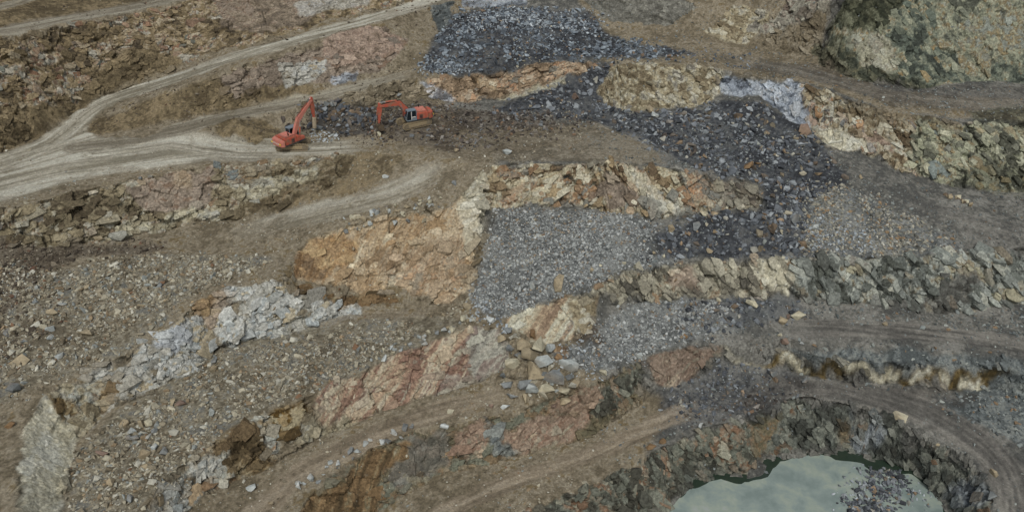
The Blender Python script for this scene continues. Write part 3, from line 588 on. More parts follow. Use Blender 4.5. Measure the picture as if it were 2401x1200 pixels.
def stone(name, s1, s2, bump, lo=.78, hi=1.22, rough=.95):
    m, nt, b = mat(name, rough=rough, spec=.15)
    at_ = nt.nodes.new('ShaderNodeAttribute'); at_.attribute_name = 'Col'
    geo = nt.nodes.new('ShaderNodeNewGeometry')
    n = nt.nodes.new('ShaderNodeTexNoise'); n.inputs['Scale'].default_value = s1; n.inputs['Detail'].default_value = 5; n.inputs['Roughness'].default_value = .7
    v = nt.nodes.new('ShaderNodeTexVoronoi'); v.inputs['Scale'].default_value = s2
    nt.links.new(geo.outputs['Position'], n.inputs['Vector']); nt.links.new(geo.outputs['Position'], v.inputs['Vector'])
    c = mixmul(nt, at_.outputs['Color'], n.outputs['Fac'], lo, hi)
    sp = nt.nodes.new('ShaderNodeSeparateColor'); nt.links.new(v.outputs['Color'], sp.inputs[0])
    mr = nt.nodes.new('ShaderNodeMapRange'); mr.inputs['To Min'].default_value = .84; mr.inputs['To Max'].default_value = 1.16; nt.links.new(sp.outputs[0], mr.inputs['Value'])
    sc = nt.nodes.new('ShaderNodeVectorMath'); sc.operation = 'SCALE'; nt.links.new(c, sc.inputs[0]); nt.links.new(mr.outputs[0], sc.inputs['Scale'])
    nt.links.new(sc.outputs[0], b.inputs['Base Color'])
    ad = nt.nodes.new('ShaderNodeMath'); ad.operation = 'ADD'; nt.links.new(n.outputs['Fac'], ad.inputs[0]); nt.links.new(sp.outputs[1], ad.inputs[1])
    bp = nt.nodes.new('ShaderNodeBump'); bp.inputs['Strength'].default_value = 1; bp.inputs['Distance'].default_value = bump
    nt.links.new(ad.outputs[0], bp.inputs['Height']); nt.links.new(bp.outputs[0], b.inputs['Normal'])
    return m
M_ROCKFACE = stone('rock_face_stone', 2.8, 3.6, .12, .55, 1.48)
M_GROUND = stone('dusty_ground', 3.2, 5, .08, .68, 1.34)
M_ROAD = stone('road_dust', 2.6, 7, .05, .76, 1.22)
M_ROCK = stone('broken_stone', 3.0, 2.0, .03, .8, 1.2, .9)
# ------------------------------------------------------------------ building meshes
def tag(o, label=None, cat=None, group=None, kind=None):
    if label: o['label'] = label
    if cat: o['category'] = cat
    if group: o['group'] = group
    if kind: o['kind'] = kind
    return o
def raw_mesh(name, V, F, C=None, m=None, smooth=False):
    me = bpy.data.meshes.new(name); k = F.shape[1]
    me.vertices.add(len(V)); me.vertices.foreach_set('co', np.ascontiguousarray(V, np.float32).ravel())
    me.loops.add(F.size); me.loops.foreach_set('vertex_index', np.ascontiguousarray(F, np.int32).ravel())
    me.polygons.add(len(F)); me.polygons.foreach_set('loop_start', (np.arange(len(F)) * k).astype(np.int32))
    if C is not None:
        a = me.attributes.new('Col', 'FLOAT_COLOR', 'POINT'); c4 = np.ones((len(V), 4), np.float32); c4[:, :3] = C; a.data.foreach_set('color', c4.ravel())
    me.update(calc_edges=True)
    me.shade_smooth() if smooth else me.shade_flat()
    if m: me.materials.append(m)
    o = bpy.data.objects.new(name, me); col.objects.link(o); return o
# split the ground sheet by what it is
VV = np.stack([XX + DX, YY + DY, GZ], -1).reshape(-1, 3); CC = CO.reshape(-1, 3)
idx = np.arange(NX * NY).reshape(NY, NX)
Q = np.stack([idx[:-1, :-1], idx[:-1, 1:], idx[1:, 1:], idx[1:, :-1]], -1)
rock_q = blur(ROCK.astype(float), 4)[:-1, :-1] > .45
rid_q = RIDX[:-1, :-1]; rub_q = RUB[:-1, :-1] > .5
def sheet(name, sel, m, smooth):
    q = Q[sel]; u, inv = np.unique(q.ravel(), return_inverse=True)
    return raw_mesh(name, VV[u], inv.reshape(-1, 4), CC[u], m, smooth)
ROADGROUP = {0: [0, 1, 2], 1: [3], 2: [4], 3: [5, 6], 4: [7], 5: [8], 6: [9], 7: [10], 8: [11]}
RLAB = ['wide pale rutted road junction on the excavator bench', 'pale haul road climbing from the junction to the top middle', 'road running from the junction to the blue-grey stone heap',
 'haul road along the highest bench in the top left corner', 'pale ramp curving down to the left below the excavators', 'grey road along the bench above the stained cream rock band',
 'grey haul road curving round the pond', 'tan dirt path below the long red and white slabs', 'tan dirt path along the lowest bench towards the pond rim', 'grey dusty road below the jointed cream wall at the right',
 'bare dusty strip of bench right of the excavators', 'short tan strip under the big orange slab', 'dark dirt road under the tall greenish back wall']
used = np.zeros(rock_q.shape, bool)
for g, ids in ROADGROUP.items():
    sel = np.isin(rid_q, ids) & ~used; used |= sel
    if sel.sum() < 50: continue
    tag(sheet('road', sel, M_ROAD, True), RLAB[g], 'road', kind='structure')
sel = rock_q & ~used; used |= sel
tag(sheet('terrain', sel, M_ROCKFACE, False), 'blasted rock faces and slabs between the quarry benches', 'rock face', kind='structure')
tag(sheet('ground', ~used, M_GROUND, False), 'dusty brown and grey ground of the quarry benches and slopes', 'ground', kind='structure')
log('sheets')
# ------------------------------------------------------------------ water
def poly_obj(name, W, z, m):
    me = bpy.data.meshes.new(name); bm = bmesh.new(); f = bm.faces.new([bm.verts.new((p[0], p[1], z)) for p in W]); 
    if f.normal.z < 0: f.normal_flip()
    bmesh.ops.triangulate(bm, faces=bm.faces[:]); bm.to_mesh(me); bm.free(); me.materials.append(m); o = bpy.data.objects.new(name, me); col.objects.link(o); return o
WZ = -27.35
m, nt, b = mat('milky_water', rough=.32, spec=.35)
geo = nt.nodes.new('ShaderNodeNewGeometry'); n = nt.nodes.new('ShaderNodeTexNoise'); n.inputs['Scale'].default_value = .3; n.inputs['Detail'].default_value = 9; n.inputs['Roughness'].default_value = .62; n.inputs['Distortion'].default_value = .2
nt.links.new(geo.outputs['Position'], n.inputs['Vector']); cr = nt.nodes.new('ShaderNodeValToRGB'); nt.links.new(n.outputs['Fac'], cr.inputs[0])
for k, (p, c) in enumerate([(.34, (104, 116, 112)), (.46, (118, 129, 124)), (.55, (130, 138, 126)), (.64, (138, 142, 138))]):
    el = cr.color_ramp.elements[k] if k < 2 else cr.color_ramp.elements.new(p); el.position = p; el.color = (*(lin(c) * 1.2), 1)
nt.links.new(cr.outputs[0], b.inputs['Base Color'])
n2_ = nt.nodes.new('ShaderNodeTexNoise'); n2_.inputs['Scale'].default_value = 3; nt.links.new(geo.outputs['Position'], n2_.inputs['Vector']); bp = nt.nodes.new('ShaderNodeBump'); bp.inputs['Distance'].default_value = .015; nt.links.new(n2_.outputs['Fac'], bp.inputs['Height']); nt.links.new(bp.outputs[0], b.inputs['Normal'])
pc = onz(np.array([1900.]), np.array([1180.]), WZ)[0]
W = [(pc[0] + a, pc[1] + c) for a, c in ((-38, -30), (30, -30), (30, 14), (-38, 14))]
mg, ng, bg_ = mat('dark_green_water', tuple(lin((38, 50, 40)) * 1.2), .12, spec=.5)
tag(poly_obj('water', W, WZ, mg), 'dark green clear water along the foot of the pit wall', 'pond', kind='structure')
SH = [(1390,1320),(1480,1240),(1540,1200),(1570,1180),(1600,1165),(1612,1150),(1640,1142),(1662,1128),(1690,1122),(1716,1131),(1740,1134),(1775,1124),(1800,1116),(1812,1098),(1828,1080),(1855,1074),(1880,1068),(1915,1066),(1940,1065),(1960,1076),(1990,1080),(2020,1086),(2038,1100),(2062,1105),(2100,1106),(2140,1113),(2160,1128),(2182,1146),(2206,1164),(2210,1185),(2212,1210),(2214,1320)]
q_ = []
for k in range(len(SH)):
    a = np.array(SH[k], float); b2 = np.array(SH[(k + 1) % len(SH)], float); n = max(1, int(np.hypot(*(b2 - a)) / 8))
    for i in range(n): q_.append(a + (b2 - a) * i / n)
q_ = np.array(q_); Ws = onz(q_[:, 0], q_[:, 1], WZ)[:, :2]; Ws = Ws + np.stack([f2(Ws[:, 0], Ws[:, 1], .9, 3, 871), f2(Ws[:, 0], Ws[:, 1], .9, 3, 872)], 1) * .28
tag(poly_obj('water', Ws, WZ + .03, m), 'pale milky grey-green surface of the pond at the bottom of the pit', 'pond', kind='structure')
# ------------------------------------------------------------------ broken stone
def hull(n, seed, flatn=.75, detail=0):
    r = random.Random(seed); bm = bmesh.new()
    for k in range(n):
        while True:
            p = Vector((r.uniform(-1, 1), r.uniform(-1, 1), r.uniform(-1, 1)))
            if .5 < p.length < 1.0: break
        p = p.normalized() * r.uniform(.72, 1.05)
        b = max(abs(p.x), abs(p.y), abs(p.z)); p = p * .4 + (p / b * .8) * .6
        bm.verts.new((p.x * r.uniform(.85, 1.1), p.y * .82, p.z * flatn))
    out = bmesh.ops.convex_hull(bm, input=bm.verts[:])
    bmesh.ops.delete(bm, geom=[v for v in bm.verts if not v.link_faces], context='VERTS')
    bmesh.ops.recalc_face_normals(bm, faces=bm.faces[:])
    bmesh.ops.triangulate(bm, faces=bm.faces[:]); bm.verts.ensure_lookup_table()
    if detail:
        bmesh.ops.dissolve_limit(bm, angle_limit=R(14), verts=bm.verts[:], edges=bm.edges[:])
        bmesh.ops.bevel(bm, geom=bm.edges[:], offset=.02, segments=1, affect='EDGES', clamp_overlap=True)
        bmesh.ops.triangulate(bm, faces=bm.faces[:])
        bmesh.ops.subdivide_edges(bm, edges=[e for e in bm.edges if e.calc_length() > .3], cuts=1)
        bmesh.ops.triangulate(bm, faces=bm.faces[:])
        for v in bm.verts: v.co += Vector((r.uniform(-1, 1), r.uniform(-1, 1), r.uniform(-1, 1))) * .022
    bm.verts.ensure_lookup_table(); bm.verts.index_update()
    V = np.array([v.co[:] for v in bm.verts]); F = np.array([[v.index for v in f.verts] for f in bm.faces]); bm.free(); return V, F
PROTO = [hull(9 + k % 6, 100 + k, .6 + .35 * ((k * 7) % 5) / 5) for k in range(28)]
def rotm(n, tilt=.5):
    a = rs.uniform(0, 2 * np.pi, n); b = rs.normal(0, tilt, n); c = rs.normal(0, tilt, n)
    ca, sa, cb, sb, cc, sc = np.cos(a), np.sin(a), np.cos(b), np.sin(b), np.cos(c), np.sin(c); o = np.zeros(n); i = np.ones(n)
    Rz = np.stack([ca, -sa, o, sa, ca, o, o, o, i], 1).reshape(n, 3, 3); Rx = np.stack([i, o, o, o, cb, -sb, o, sb, cb], 1).reshape(n, 3, 3); Ry = np.stack([cc, o, sc, o, i, o, -sc, o, cc], 1).reshape(n, 3, 3)
    return Rz @ Rx @ Ry
RP = dict(
 dark=[(2.4,(54,56,60)),(3.6,(74,77,82)),(3.2,(96,99,104)),(2.2,(118,121,124)),(.8,(90,80,70)),(.3,(122,102,80)),(.35,(132,128,118))],
 darkfar=[(2,(62,67,73)),(4,(82,88,96)),(3.4,(102,109,117)),(2.2,(120,127,134)),(.3,(110,92,76))],
 darkbrown=[(3,(56,50,46)),(3,(74,66,60)),(2.5,(92,84,76)),(1.2,(110,104,98)),(.6,(106,84,66)),(.8,(96,98,100))],
 gravel=[(2,(90,91,91)),(4,(114,115,114)),(4,(132,133,131)),(1.6,(148,148,146)),(.7,(124,108,88)),(.2,(104,84,66))],
 gravelblue=[(2,(92,96,100)),(4,(118,123,128)),(4,(136,141,146)),(1.5,(156,160,164)),(.4,(124,108,88))],
 gravelbrown=[(2,(86,84,78)),(3,(112,108,98)),(3,(132,126,112)),(1.5,(148,144,134)),(1,(124,102,76))],
 tan=[(2,(92,82,66)),(3.5,(118,108,90)),(4,(136,128,110)),(2,(152,147,134)),(1,(120,102,78)),(1.2,(116,118,114)),(.15,(110,82,60))],
 brown=[(3,(62,54,46)),(3,(80,70,58)),(2,(98,88,74)),(1,(116,106,92)),(.3,(88,64,50))],
 grey=[(2,(70,74,74)),(3,(90,94,94)),(3,(108,112,110)),(1.5,(126,128,122)),(.5,(112,92,70))],
 white=[(1,(124,126,124)),(3,(142,146,148)),(3,(158,162,166)),(.5,(130,118,98))])
def pick(p, n):
    q = RP[p]; w = np.array([a for a, _ in q], float); i = rs.choice(len(q), n, p=w / w.sum()); c = lin([q[k][1] for k in i]) * ALB
    return np.clip(c * rs.uniform(.82, 1.2, (n, 1)), .01, .65)
def scatter(pts, size, sigma, cover, mx, soft=.8, clump=None, seed=0, rockmax=.65, mn=.12):
    """positions and sizes of stones in an outline"""
    W = poly_world(pts); lo = W[:, :2].min(0) - 1; hi = W[:, :2].max(0) + 1
    A = (hi - lo).prod(); n = int(A * cover / (size * size * .62))
    x = rs.uniform(lo[0], hi[0], n); y = rs.uniform(lo[1], hi[1], n)
    wx = x + 1.0 * f2(x, y, 3.2, 3, 700 + seed) + rs.normal(0, soft, n); wy = y + 1.0 * f2(x, y, 3.2, 3, 710 + seed) + rs.normal(0, soft, n)
    if clump is None: clump = .5
    k = inside(W, wx, wy) & (y > 50) & (sample(ROCK, x, y) < rockmax)
    if clump is not None: k &= rs.uniform(0, 1, n) < np.clip(.62 + clump * f2(x, y, 4, 4, 720 + seed, .7) * 1.5, .04, 1)
    x, y = x[k], y[k]; s = np.clip(size * np.exp(rs.normal(0, sigma, len(x))), mn, mx)
    return x, y, s
def stones(name, parts, label, cat, zmin=-99):
    """parts: list of (x, y, s, colour array). One mesh of many loose stones"""
    x = np.concatenate([p[0] for p in parts]); y = np.concatenate([p[1] for p in parts]); s = np.concatenate([p[2] for p in parts]); c = np.concatenate([p[3] for p in parts])
    n = len(x)
    if not n: return None
    z = np.maximum(sample(GZ, x, y), zmin) + s * (.08 if zmin < -90 else .16) - .02; pid = rs.randint(0, len(PROTO), n); Vs, Fs, Cs = [], [], []; off = 0
    for k, (pv, pf) in enumerate(PROTO):
        i = np.where(pid == k)[0]; m = len(i)
        if not m: continue
        Rm = rotm(m); sc = s[i][:, None] * .5 * np.stack([rs.uniform(.9, 1.35, m), rs.uniform(.7, 1.1, m), rs.uniform(.6, 1.05, m)], 1)
        v = pv[None] * sc[:, None, :]; v = np.einsum('nij,nkj->nki', Rm, v); v += np.stack([x[i], y[i], z[i]], 1)[:, None, :]
        Vs.append(v.reshape(-1, 3)); Fs.append((pf[None] + (np.arange(m) * len(pv))[:, None, None] + off).reshape(-1, 3)); Cs.append(np.repeat(c[i], len(pv), 0)); off += m * len(pv)
    o = raw_mesh(name, np.concatenate(Vs), np.concatenate(Fs), np.concatenate(Cs), M_ROCK)
    tag(o, label, cat, kind='stuff'); log(name, n); return o
def S(pts, size, sigma, cover, mx, p, **k):
    x, y, s = scatter(pts, size, sigma, cover, mx, **k); return (x, y, s, pick(p, len(x)))
stones('rubble', [
 S([(1060,38),(1200,18),(1380,32),(1430,85),(1540,108),(1620,128),(1500,133),(1400,135),(1280,150),(1120,168),(1010,170),(990,155),(1010,110)], .66, .42, 1.4, 1.5, 'darkfar', soft=1.2, clump=1.2),
 S([(1060,38),(1200,18),(1380,32),(1430,85),(1300,85),(1150,75),(1040,95)], .45, .4, .9, 1.0, 'gravelblue', soft=1.2, seed=40),
 S([(1440,90),(1620,120),(1760,128),(1800,160),(1650,150),(1500,133),(1400,100)], .5, .4, .3, 1, 'darkfar', soft=2.0, seed=1),
 S([(980,140),(1060,130),(1120,165),(1050,172),(990,170)], .5, .35, .9, 1, 'gravelblue', seed=2)],
 'dark blue-grey heap of blasted stone on the upper bench', 'rubble')
stones('rubble', [
 S([(1345,170),(1440,145),(1410,220),(1480,268),(1620,262),(1700,235),(1780,240),(1900,305),(1940,360),(1960,420),(1900,500),(1880,600),(1700,603),(1570,600),(1540,560),(1640,520),(1790,485),(1790,430),(1640,400),(1500,320),(1380,285),(1160,260),(1230,228),(1330,200)], .68, .45, 1.35, 1.8, 'dark', soft=1.2, clump=1.2, seed=3),
 S([(1640,260),(1900,310),(1950,420),(1900,600),(1560,600),(1790,470),(1790,430),(1660,330)], .85, .45, .09, 2.0, 'tan', soft=1, clump=1.3, seed=4),
 S([(1500,280),(1640,270),(1760,280),(1700,400),(1600,380)], .9, .35, .18, 1.7, 'darkbrown', soft=1, seed=5),
 S([(1560,500),(1900,430),(1950,590),(1600,620),(1480,600)], .5, .4, .35, 1.2, 'dark', soft=1.6, seed=6)],
 'dark rubble sliding from the excavator bench down to the gravel', 'rubble')
stones('gravel', [
 S([(1170,490),(1260,490),(1480,505),(1535,530),(1525,590),(1560,612),(1450,635),(1350,680),(1300,700),(1190,742),(1130,740),(1100,690),(1130,600),(1145,530)], .42, .28, 2.9, 1.0, 'gravel', soft=.7, clump=.35, seed=7),
 S([(1110,690),(1180,740),(1200,800),(1170,790),(1120,750),(1095,700)], .5, .35, .9, .9, 'gravelblue', soft=.6, seed=8)],
 'pale grey gravel fan between the orange slab and dark rubble', 'gravel')
stones('gravel', [
 S([(1930,420),(2000,450),(2140,520),(2250,580),(2160,600),(1900,605),(1880,500)], .46, .35, 2.0, .9, 'gravelbrown', soft=1.2, seed=9),
 S([(1900,500),(2020,520),(2060,595),(1900,603)], .42, .3, .8, .8, 'gravelblue', soft=.8, seed=10),
 S([(1950,420),(2100,470),(2230,540),(2250,590),(2000,480)], .34, .4, .25, .8, 'grey', soft=2, seed=11)],
 'pale gravel apron right of the dark rubble slide', 'gravel')
stones('gravel', [
 S([(1430,745),(1500,705),(1600,705),(1700,720),(1680,780),(1560,815),(1510,838),(1400,868),(1320,868),(1290,830),(1380,805)], .42, .35, 2.6, .9, 'gravel', soft=.8, clump=.35, seed=12),
 S([(1300,820),(1400,800),(1500,790),(1480,840),(1400,868),(1320,868)], .42, .28, .6, .8, 'gravelblue', soft=.8, seed=13)],
 'blue-grey gravel fan below the upper jointed cliff', 'gravel')
stones('rubble', [
 S([(1560,705),(1640,700),(1760,700),(1880,715),(1890,745),(1780,775),(1680,785),(1600,770)], .62, .42, 1.0, 1.4, 'dark', soft=1, seed=14),
 S([(1860,700),(2000,725),(2160,745),(2100,760),(1900,755)], .42, .45, .35, 1, 'grey', soft=1.2, seed=15)],
 'dark stone heap at the foot of the jointed cliff', 'rubble')
stones('rubble', [
 S([(1700,850),(1800,862),(1860,885),(1800,905),(1700,960),(1620,990),(1560,960),(1570,915),(1650,880)], .45, .4, .9, 1.1, 'dark', soft=1.3, seed=16),
 S([(1620,990),(1740,950),(1840,925),(1900,925),(1830,955),(1740,975),(1650,1005)], .5, .4, .55, 1.2, 'darkbrown', soft=.9, seed=17)],
 'dark scree between the pink slab and the pond rim', 'rubble')
stones('rubble', [
 S([(1990,1160),(2020,1128),(2100,1120),(2125,1145),(2130,1185),(2090,1215),(1980,1290),(1960,1200)], .55, .4, 3.0, 1.1, 'dark', soft=.5, clump=.7, seed=18),
 S([(1930,1180),(2000,1110),(2160,1130),(2170,1240),(1930,1260)], .4, .4, .3, .8, 'gravelblue', soft=.6, seed=19)],
 'low spread of dark stone lying in the pond', 'rubble', WZ)
stones('rubble', [
 S([(0,600),(120,640),(300,600),(640,600),(520,660),(430,700),(300,820),(150,880),(0,940),(-150,900),(-150,640)], .36, .5, 1.35, 1.3, 'tan', soft=1, clump=.8, seed=20),
 S([(0,600),(150,620),(140,700),(100,800),(0,850),(-100,800),(-100,620)], .38, .45, .5, 1.1, 'brown', soft=1.5, clump=.6, seed=21),
 S([(0,578),(200,572),(380,568),(390,590),(180,604),(120,640),(0,680),(-150,700),(-150,590)], .42, .45, .9, 1.1, 'brown', soft=.7, seed=22)],
 'tan and brown rubble covering the terrace at the left', 'rubble')
stones('rubble', [
 S([(500,830),(620,810),(760,780),(860,760),(1000,760),(880,845),(740,915),(640,950),(480,1035),(340,1170),(290,1290),(170,1290),(185,1060),(260,980),(340,940),(470,890)], .38, .5, 1.3, 1.4, 'tan', soft=.8, clump=.8, seed=23),
 S([(560,830),(860,780),(900,830),(640,940),(520,900)], .34, .4, .5, .8, 'gravelbrown', soft=.8, seed=24)],
 'tan rubble on the bench below the white rock band', 'rubble')
stones('rubble', [
 S([(1000,235),(1130,255),(1330,270),(1400,300),(1250,320),(1100,350),(930,330),(860,320),(880,270)], .5, .45, .85, 1.2, 'darkbrown', soft=1.2, seed=25),
 S([(650,285),(720,262),(860,258),(940,245),(900,320),(860,318),(720,320),(690,300)], .5, .4, .8, 1.0, 'brown', soft=.6, seed=26),
 S([(730,285),(740,258),(800,250),(870,255),(880,290),(860,312),(780,318)], .9, .38, 2.0, 1.8, 'dark', soft=.5, seed=41, rockmax=2),
 S([(650,285),(720,262),(860,252),(940,245),(960,300),(860,318),(720,320),(690,300)], .6, .45, .8, 1.4, 'darkbrown', soft=.8, seed=42, rockmax=2),
 S([(725,312),(780,305),(800,325),(760,335),(725,330)], .42, .3, .9, .7, 'white', soft=.3, seed=27)],
 'brown broken stone on the bench around the excavators', 'rubble')
stones('rubble', [
 S([(1190,790),(1230,790),(1300,880),(1340,930),(1250,935),(1170,900),(1180,840)], 1.0, .4, 2.2, 2.0, 'tan', soft=.6, seed=28),
 S([(1060,700),(1110,700),(1130,760),(1090,765),(1050,740)], .6, .4, .7, 1.2, 'tan', soft=.5, seed=29)],
 'small stones packed between the boulders below the gravel chute', 'rubble')
stones('rubble', [
 S([(2400,870),(2500,880),(2500,1060),(2401,1045),(2290,990),(2190,940),(2260,918),(2340,910)], .42, .45, .6, 1, 'grey', soft=.7, seed=30),
 S([(1800,800),(2100,816),(2401,842),(2401,878),(2250,866),(1950,843),(1790,815)], .42, .45, .5, 1, 'grey', soft=.6, seed=31),
 S([(2150,745),(2300,735),(2420,715),(2420,790),(2250,765)], .36, .5, .4, .9, 'grey', soft=.8, seed=32),
 S([(1800,612),(2000,605),(2401,590),(2401,620),(2100,625),(1850,635)], .38, .45, .5, .9, 'grey', soft=.8, seed=33),
 S([(1860,860),(2150,900),(2100,912),(1850,885)], .4, .4, .5, .8, 'grey', soft=.5, seed=34)],
 'blue-grey scree along the right-hand road edges', 'rubble')
# loose stones strewn everywhere
x = rs.uniform(-92, 92, 110000); y = rs.uniform(62, 166, 110000)
den = np.clip(.30 + .9 * f2(x, y, 6, 4, 760), 0.02, 1) * (1 - .8 * sample(roadm, x, y)) * (1 - .8 * sstep(.3, .8, sample(ROCK, x, y)))
k = rs.uniform(0, 1, len(x)) < den; x, y = x[k], y[k]; s = np.clip(.23 * np.exp(rs.normal(0, .45, len(x))), .12, .9)
cl = np.where((x > 12)[:, None], pick('grey', len(x)), pick('tan', len(x))); cb = pick('brown', len(x)); up = (y > 118) & (x < 0); cl[up] = cb[up]
stones('gravel', [(x, y, s, cl)], 'loose stones strewn over benches and slopes everywhere', 'gravel')
# ------------------------------------------------------------------ blocks of bedrock standing out of the faces
def slabhull(seed):
    r = random.Random(seed); bm = bmesh.new(); a = r.uniform(-.25, .25); b_ = r.uniform(-.25, .25)
    for sx in (-1, 1):
        for sy in (-1, 1):
            for sz in (-1, 1):
                x = sx * r.uniform(.35, 1.05); y = sy * r.uniform(.3, 1.0)
                bm.verts.new((x, y, sz * r.uniform(.75, 1) + a * x + b_ * y))
                if r.random() < .6: bm.verts.new((x * r.uniform(.2, .8), y * r.uniform(1, 1.5), sz * .8 + a * x + b_ * y))
    bmesh.ops.convex_hull(bm, input=bm.verts[:]); bmesh.ops.delete(bm, geom=[v for v in bm.verts if not v.link_faces], context='VERTS')
    bmesh.ops.recalc_face_normals(bm, faces=bm.faces[:]); bmesh.ops.triangulate(bm, faces=bm.faces[:]); bm.verts.ensure_lookup_table(); bm.verts.index_update()
    V = np.array([v.co[:] for v in bm.verts]); F = np.array([[v.index for v in f.verts] for f in bm.faces]); bm.free(); return V, F
SLAB = [slabhull(900 + k) for k in range(24)]
hyy, hxx = np.gradient(blur(HB, 8), GY, GX)
wgt = np.where((XX > -95) & (XX < 95) & (YY > 60) & (YY < 170), np.clip(ROCK - .25, 0, 1) * sstep(22, 38, SL), 0) * (1 - .9 * (RUB > .3)) * ROUGH ** 1.3
wgt = wgt / np.cos(np.radians(np.clip(SL, 0, 75))); cum = np.cumsum(wgt.ravel()); NBK = 10500
ii = np.searchsorted(cum, rs.uniform(0, cum[-1], NBK)); jj, kk = np.unravel_index(ii, (NY, NX))
pos = np.stack([XX[jj, kk] + DX[jj, kk], YY[jj, kk] + DY[jj, kk], GZ[jj, kk]], 1)
nrm = np.stack([-hxx[jj, kk], -hyy[jj, kk], np.ones(NBK)], 1); nrm += rs.normal(0, .22, (NBK, 3)); nrm /= np.linalg.norm(nrm, axis=1)[:, None]
dip = np.where(pos[:, 0] < 14, R(24), R(-55)) + rs.normal(0, .3, NBK); tx = np.stack([np.cos(dip), np.zeros(NBK), np.sin(dip)], 1); tx -= nrm * (tx * nrm).sum(1)[:, None]; tx /= np.linalg.norm(tx, axis=1)[:, None]; ty = np.cross(nrm, tx)
rgh = ROUGH[jj, kk]; thin = np.where((pos[:, 1] < 88.5) & (pos[:, 0] > 22), 1.15, np.where(pos[:, 1] > 103, 1.6, 2.2)); sz = np.minimum(.7 * np.exp(rs.normal(0, .6, NBK)) + .02, thin * rs.uniform(.8, 1.1, NBK)).clip(.25) * np.where(pos[:, 1] > 118, .9, 1)
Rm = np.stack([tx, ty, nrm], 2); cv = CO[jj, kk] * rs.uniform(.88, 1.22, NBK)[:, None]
j2 = rs.randint(0, NBK, NBK)
dims = sz[:, None] * .5 * np.stack([rs.uniform(1.0, 2.3, NBK), rs.uniform(.6, 1.1, NBK), rs.uniform(.35, .7, NBK) * (.35 + .65 * rgh)], 1)
pos = pos - nrm * (dims[:, 2] * rs.uniform(.5, .95, NBK))[:, None]
Vs, Fs, Cs = [], [], []; off = 0; pid = rs.randint(0, len(SLAB), NBK)
for k, (pv, pf) in enumerate(SLAB):
    i = np.where(pid == k)[0]; v = pv[None] * dims[i][:, None, :]; v = np.einsum('nij,nkj->nki', Rm[i], v) + pos[i][:, None, :]
    Vs.append(v.reshape(-1, 3)); Fs.append((pf[None] + (np.arange(len(i)) * len(pv))[:, None, None] + off).reshape(-1, 3)); Cs.append(np.repeat(cv[i], len(pv), 0)); off += len(i) * len(pv)
o = raw_mesh('terrain', np.concatenate(Vs), np.concatenate(Fs), np.clip(np.concatenate(Cs), .01, .6), M_ROCKFACE)
tag(o, 'angular bedrock blocks and ledges standing out of the bench faces', 'rock face', kind='structure')
# ------------------------------------------------------------------ boulders, one object each
CW = [('dark grey', (66,68,74), 'd'), ('grey', (104,106,106), 'g'), ('pale grey', (140,143,141), 'p'), ('tan', (134,120,96), 't'), ('cream', (154,146,124), 'c'), ('rusty', (112,86,58), 'r'), ('brown', (92,78,64), 'b'), ('white', (160,162,160), 'w'), ('reddish', (112,92,80), 'e')]
COLR = {c[2]: (c[0], c[1]) for c in CW}
HP = [hull(10 + k % 4, 500 + k, .75 + .2 * (k % 3) / 2) for k in range(44)]
nb = [0]
def boulder(x, y, s, key, label, group=None, asp=1.0, sink=.12):
    nb[0] += 1; pv, pf = HP[nb[0] % len(HP)]
    c = lin(COLR[key][1]) * ALB * rs.uniform(.88, 1.14)
    sc = s * .5 * np.array([rs.uniform(1.0, 1.25) * asp, rs.uniform(.85, 1.05), rs.uniform(.75, .95)])
    v = (pv * sc) @ rotm(1, .22)[0].T
    # each boulder is weathered in patches
    t = vnoise(pv[:, 0] * 1.4 + nb[0], pv[:, 1] * 1.4, pv[:, 2] * 1.4, 5)[:, None]; c2 = lin((112, 92, 66)) * ALB
    C = c * (1 + .22 * t); w_ = np.clip(t * 1.3 - .25, 0, .55); C = C * (1 - w_) + c2 * w_
    o = raw_mesh('boulder', v, pf, np.clip(C, .01, .65), M_ROCK); z = float(sample(GZ, np.array([x]), np.array([y]))[0])
    zmin = v[:, 2].min(); o.location = (x, y, z - zmin * (1 - sink * 2)  - s * .06)
    tag(o, label, 'boulder', group); return o
def salient(px, py, dpx, key, label, asp=1.0):
    dpx *= 1.15
    """a boulder seen at (px, py) in the photograph, dpx across"""
    p = at(px, py + dpx * .25); dist = np.dot(p - CAM, FW); s = dpx * dist / FP / 1.05
    boulder(p[0], p[1], s, key, label, asp=asp)
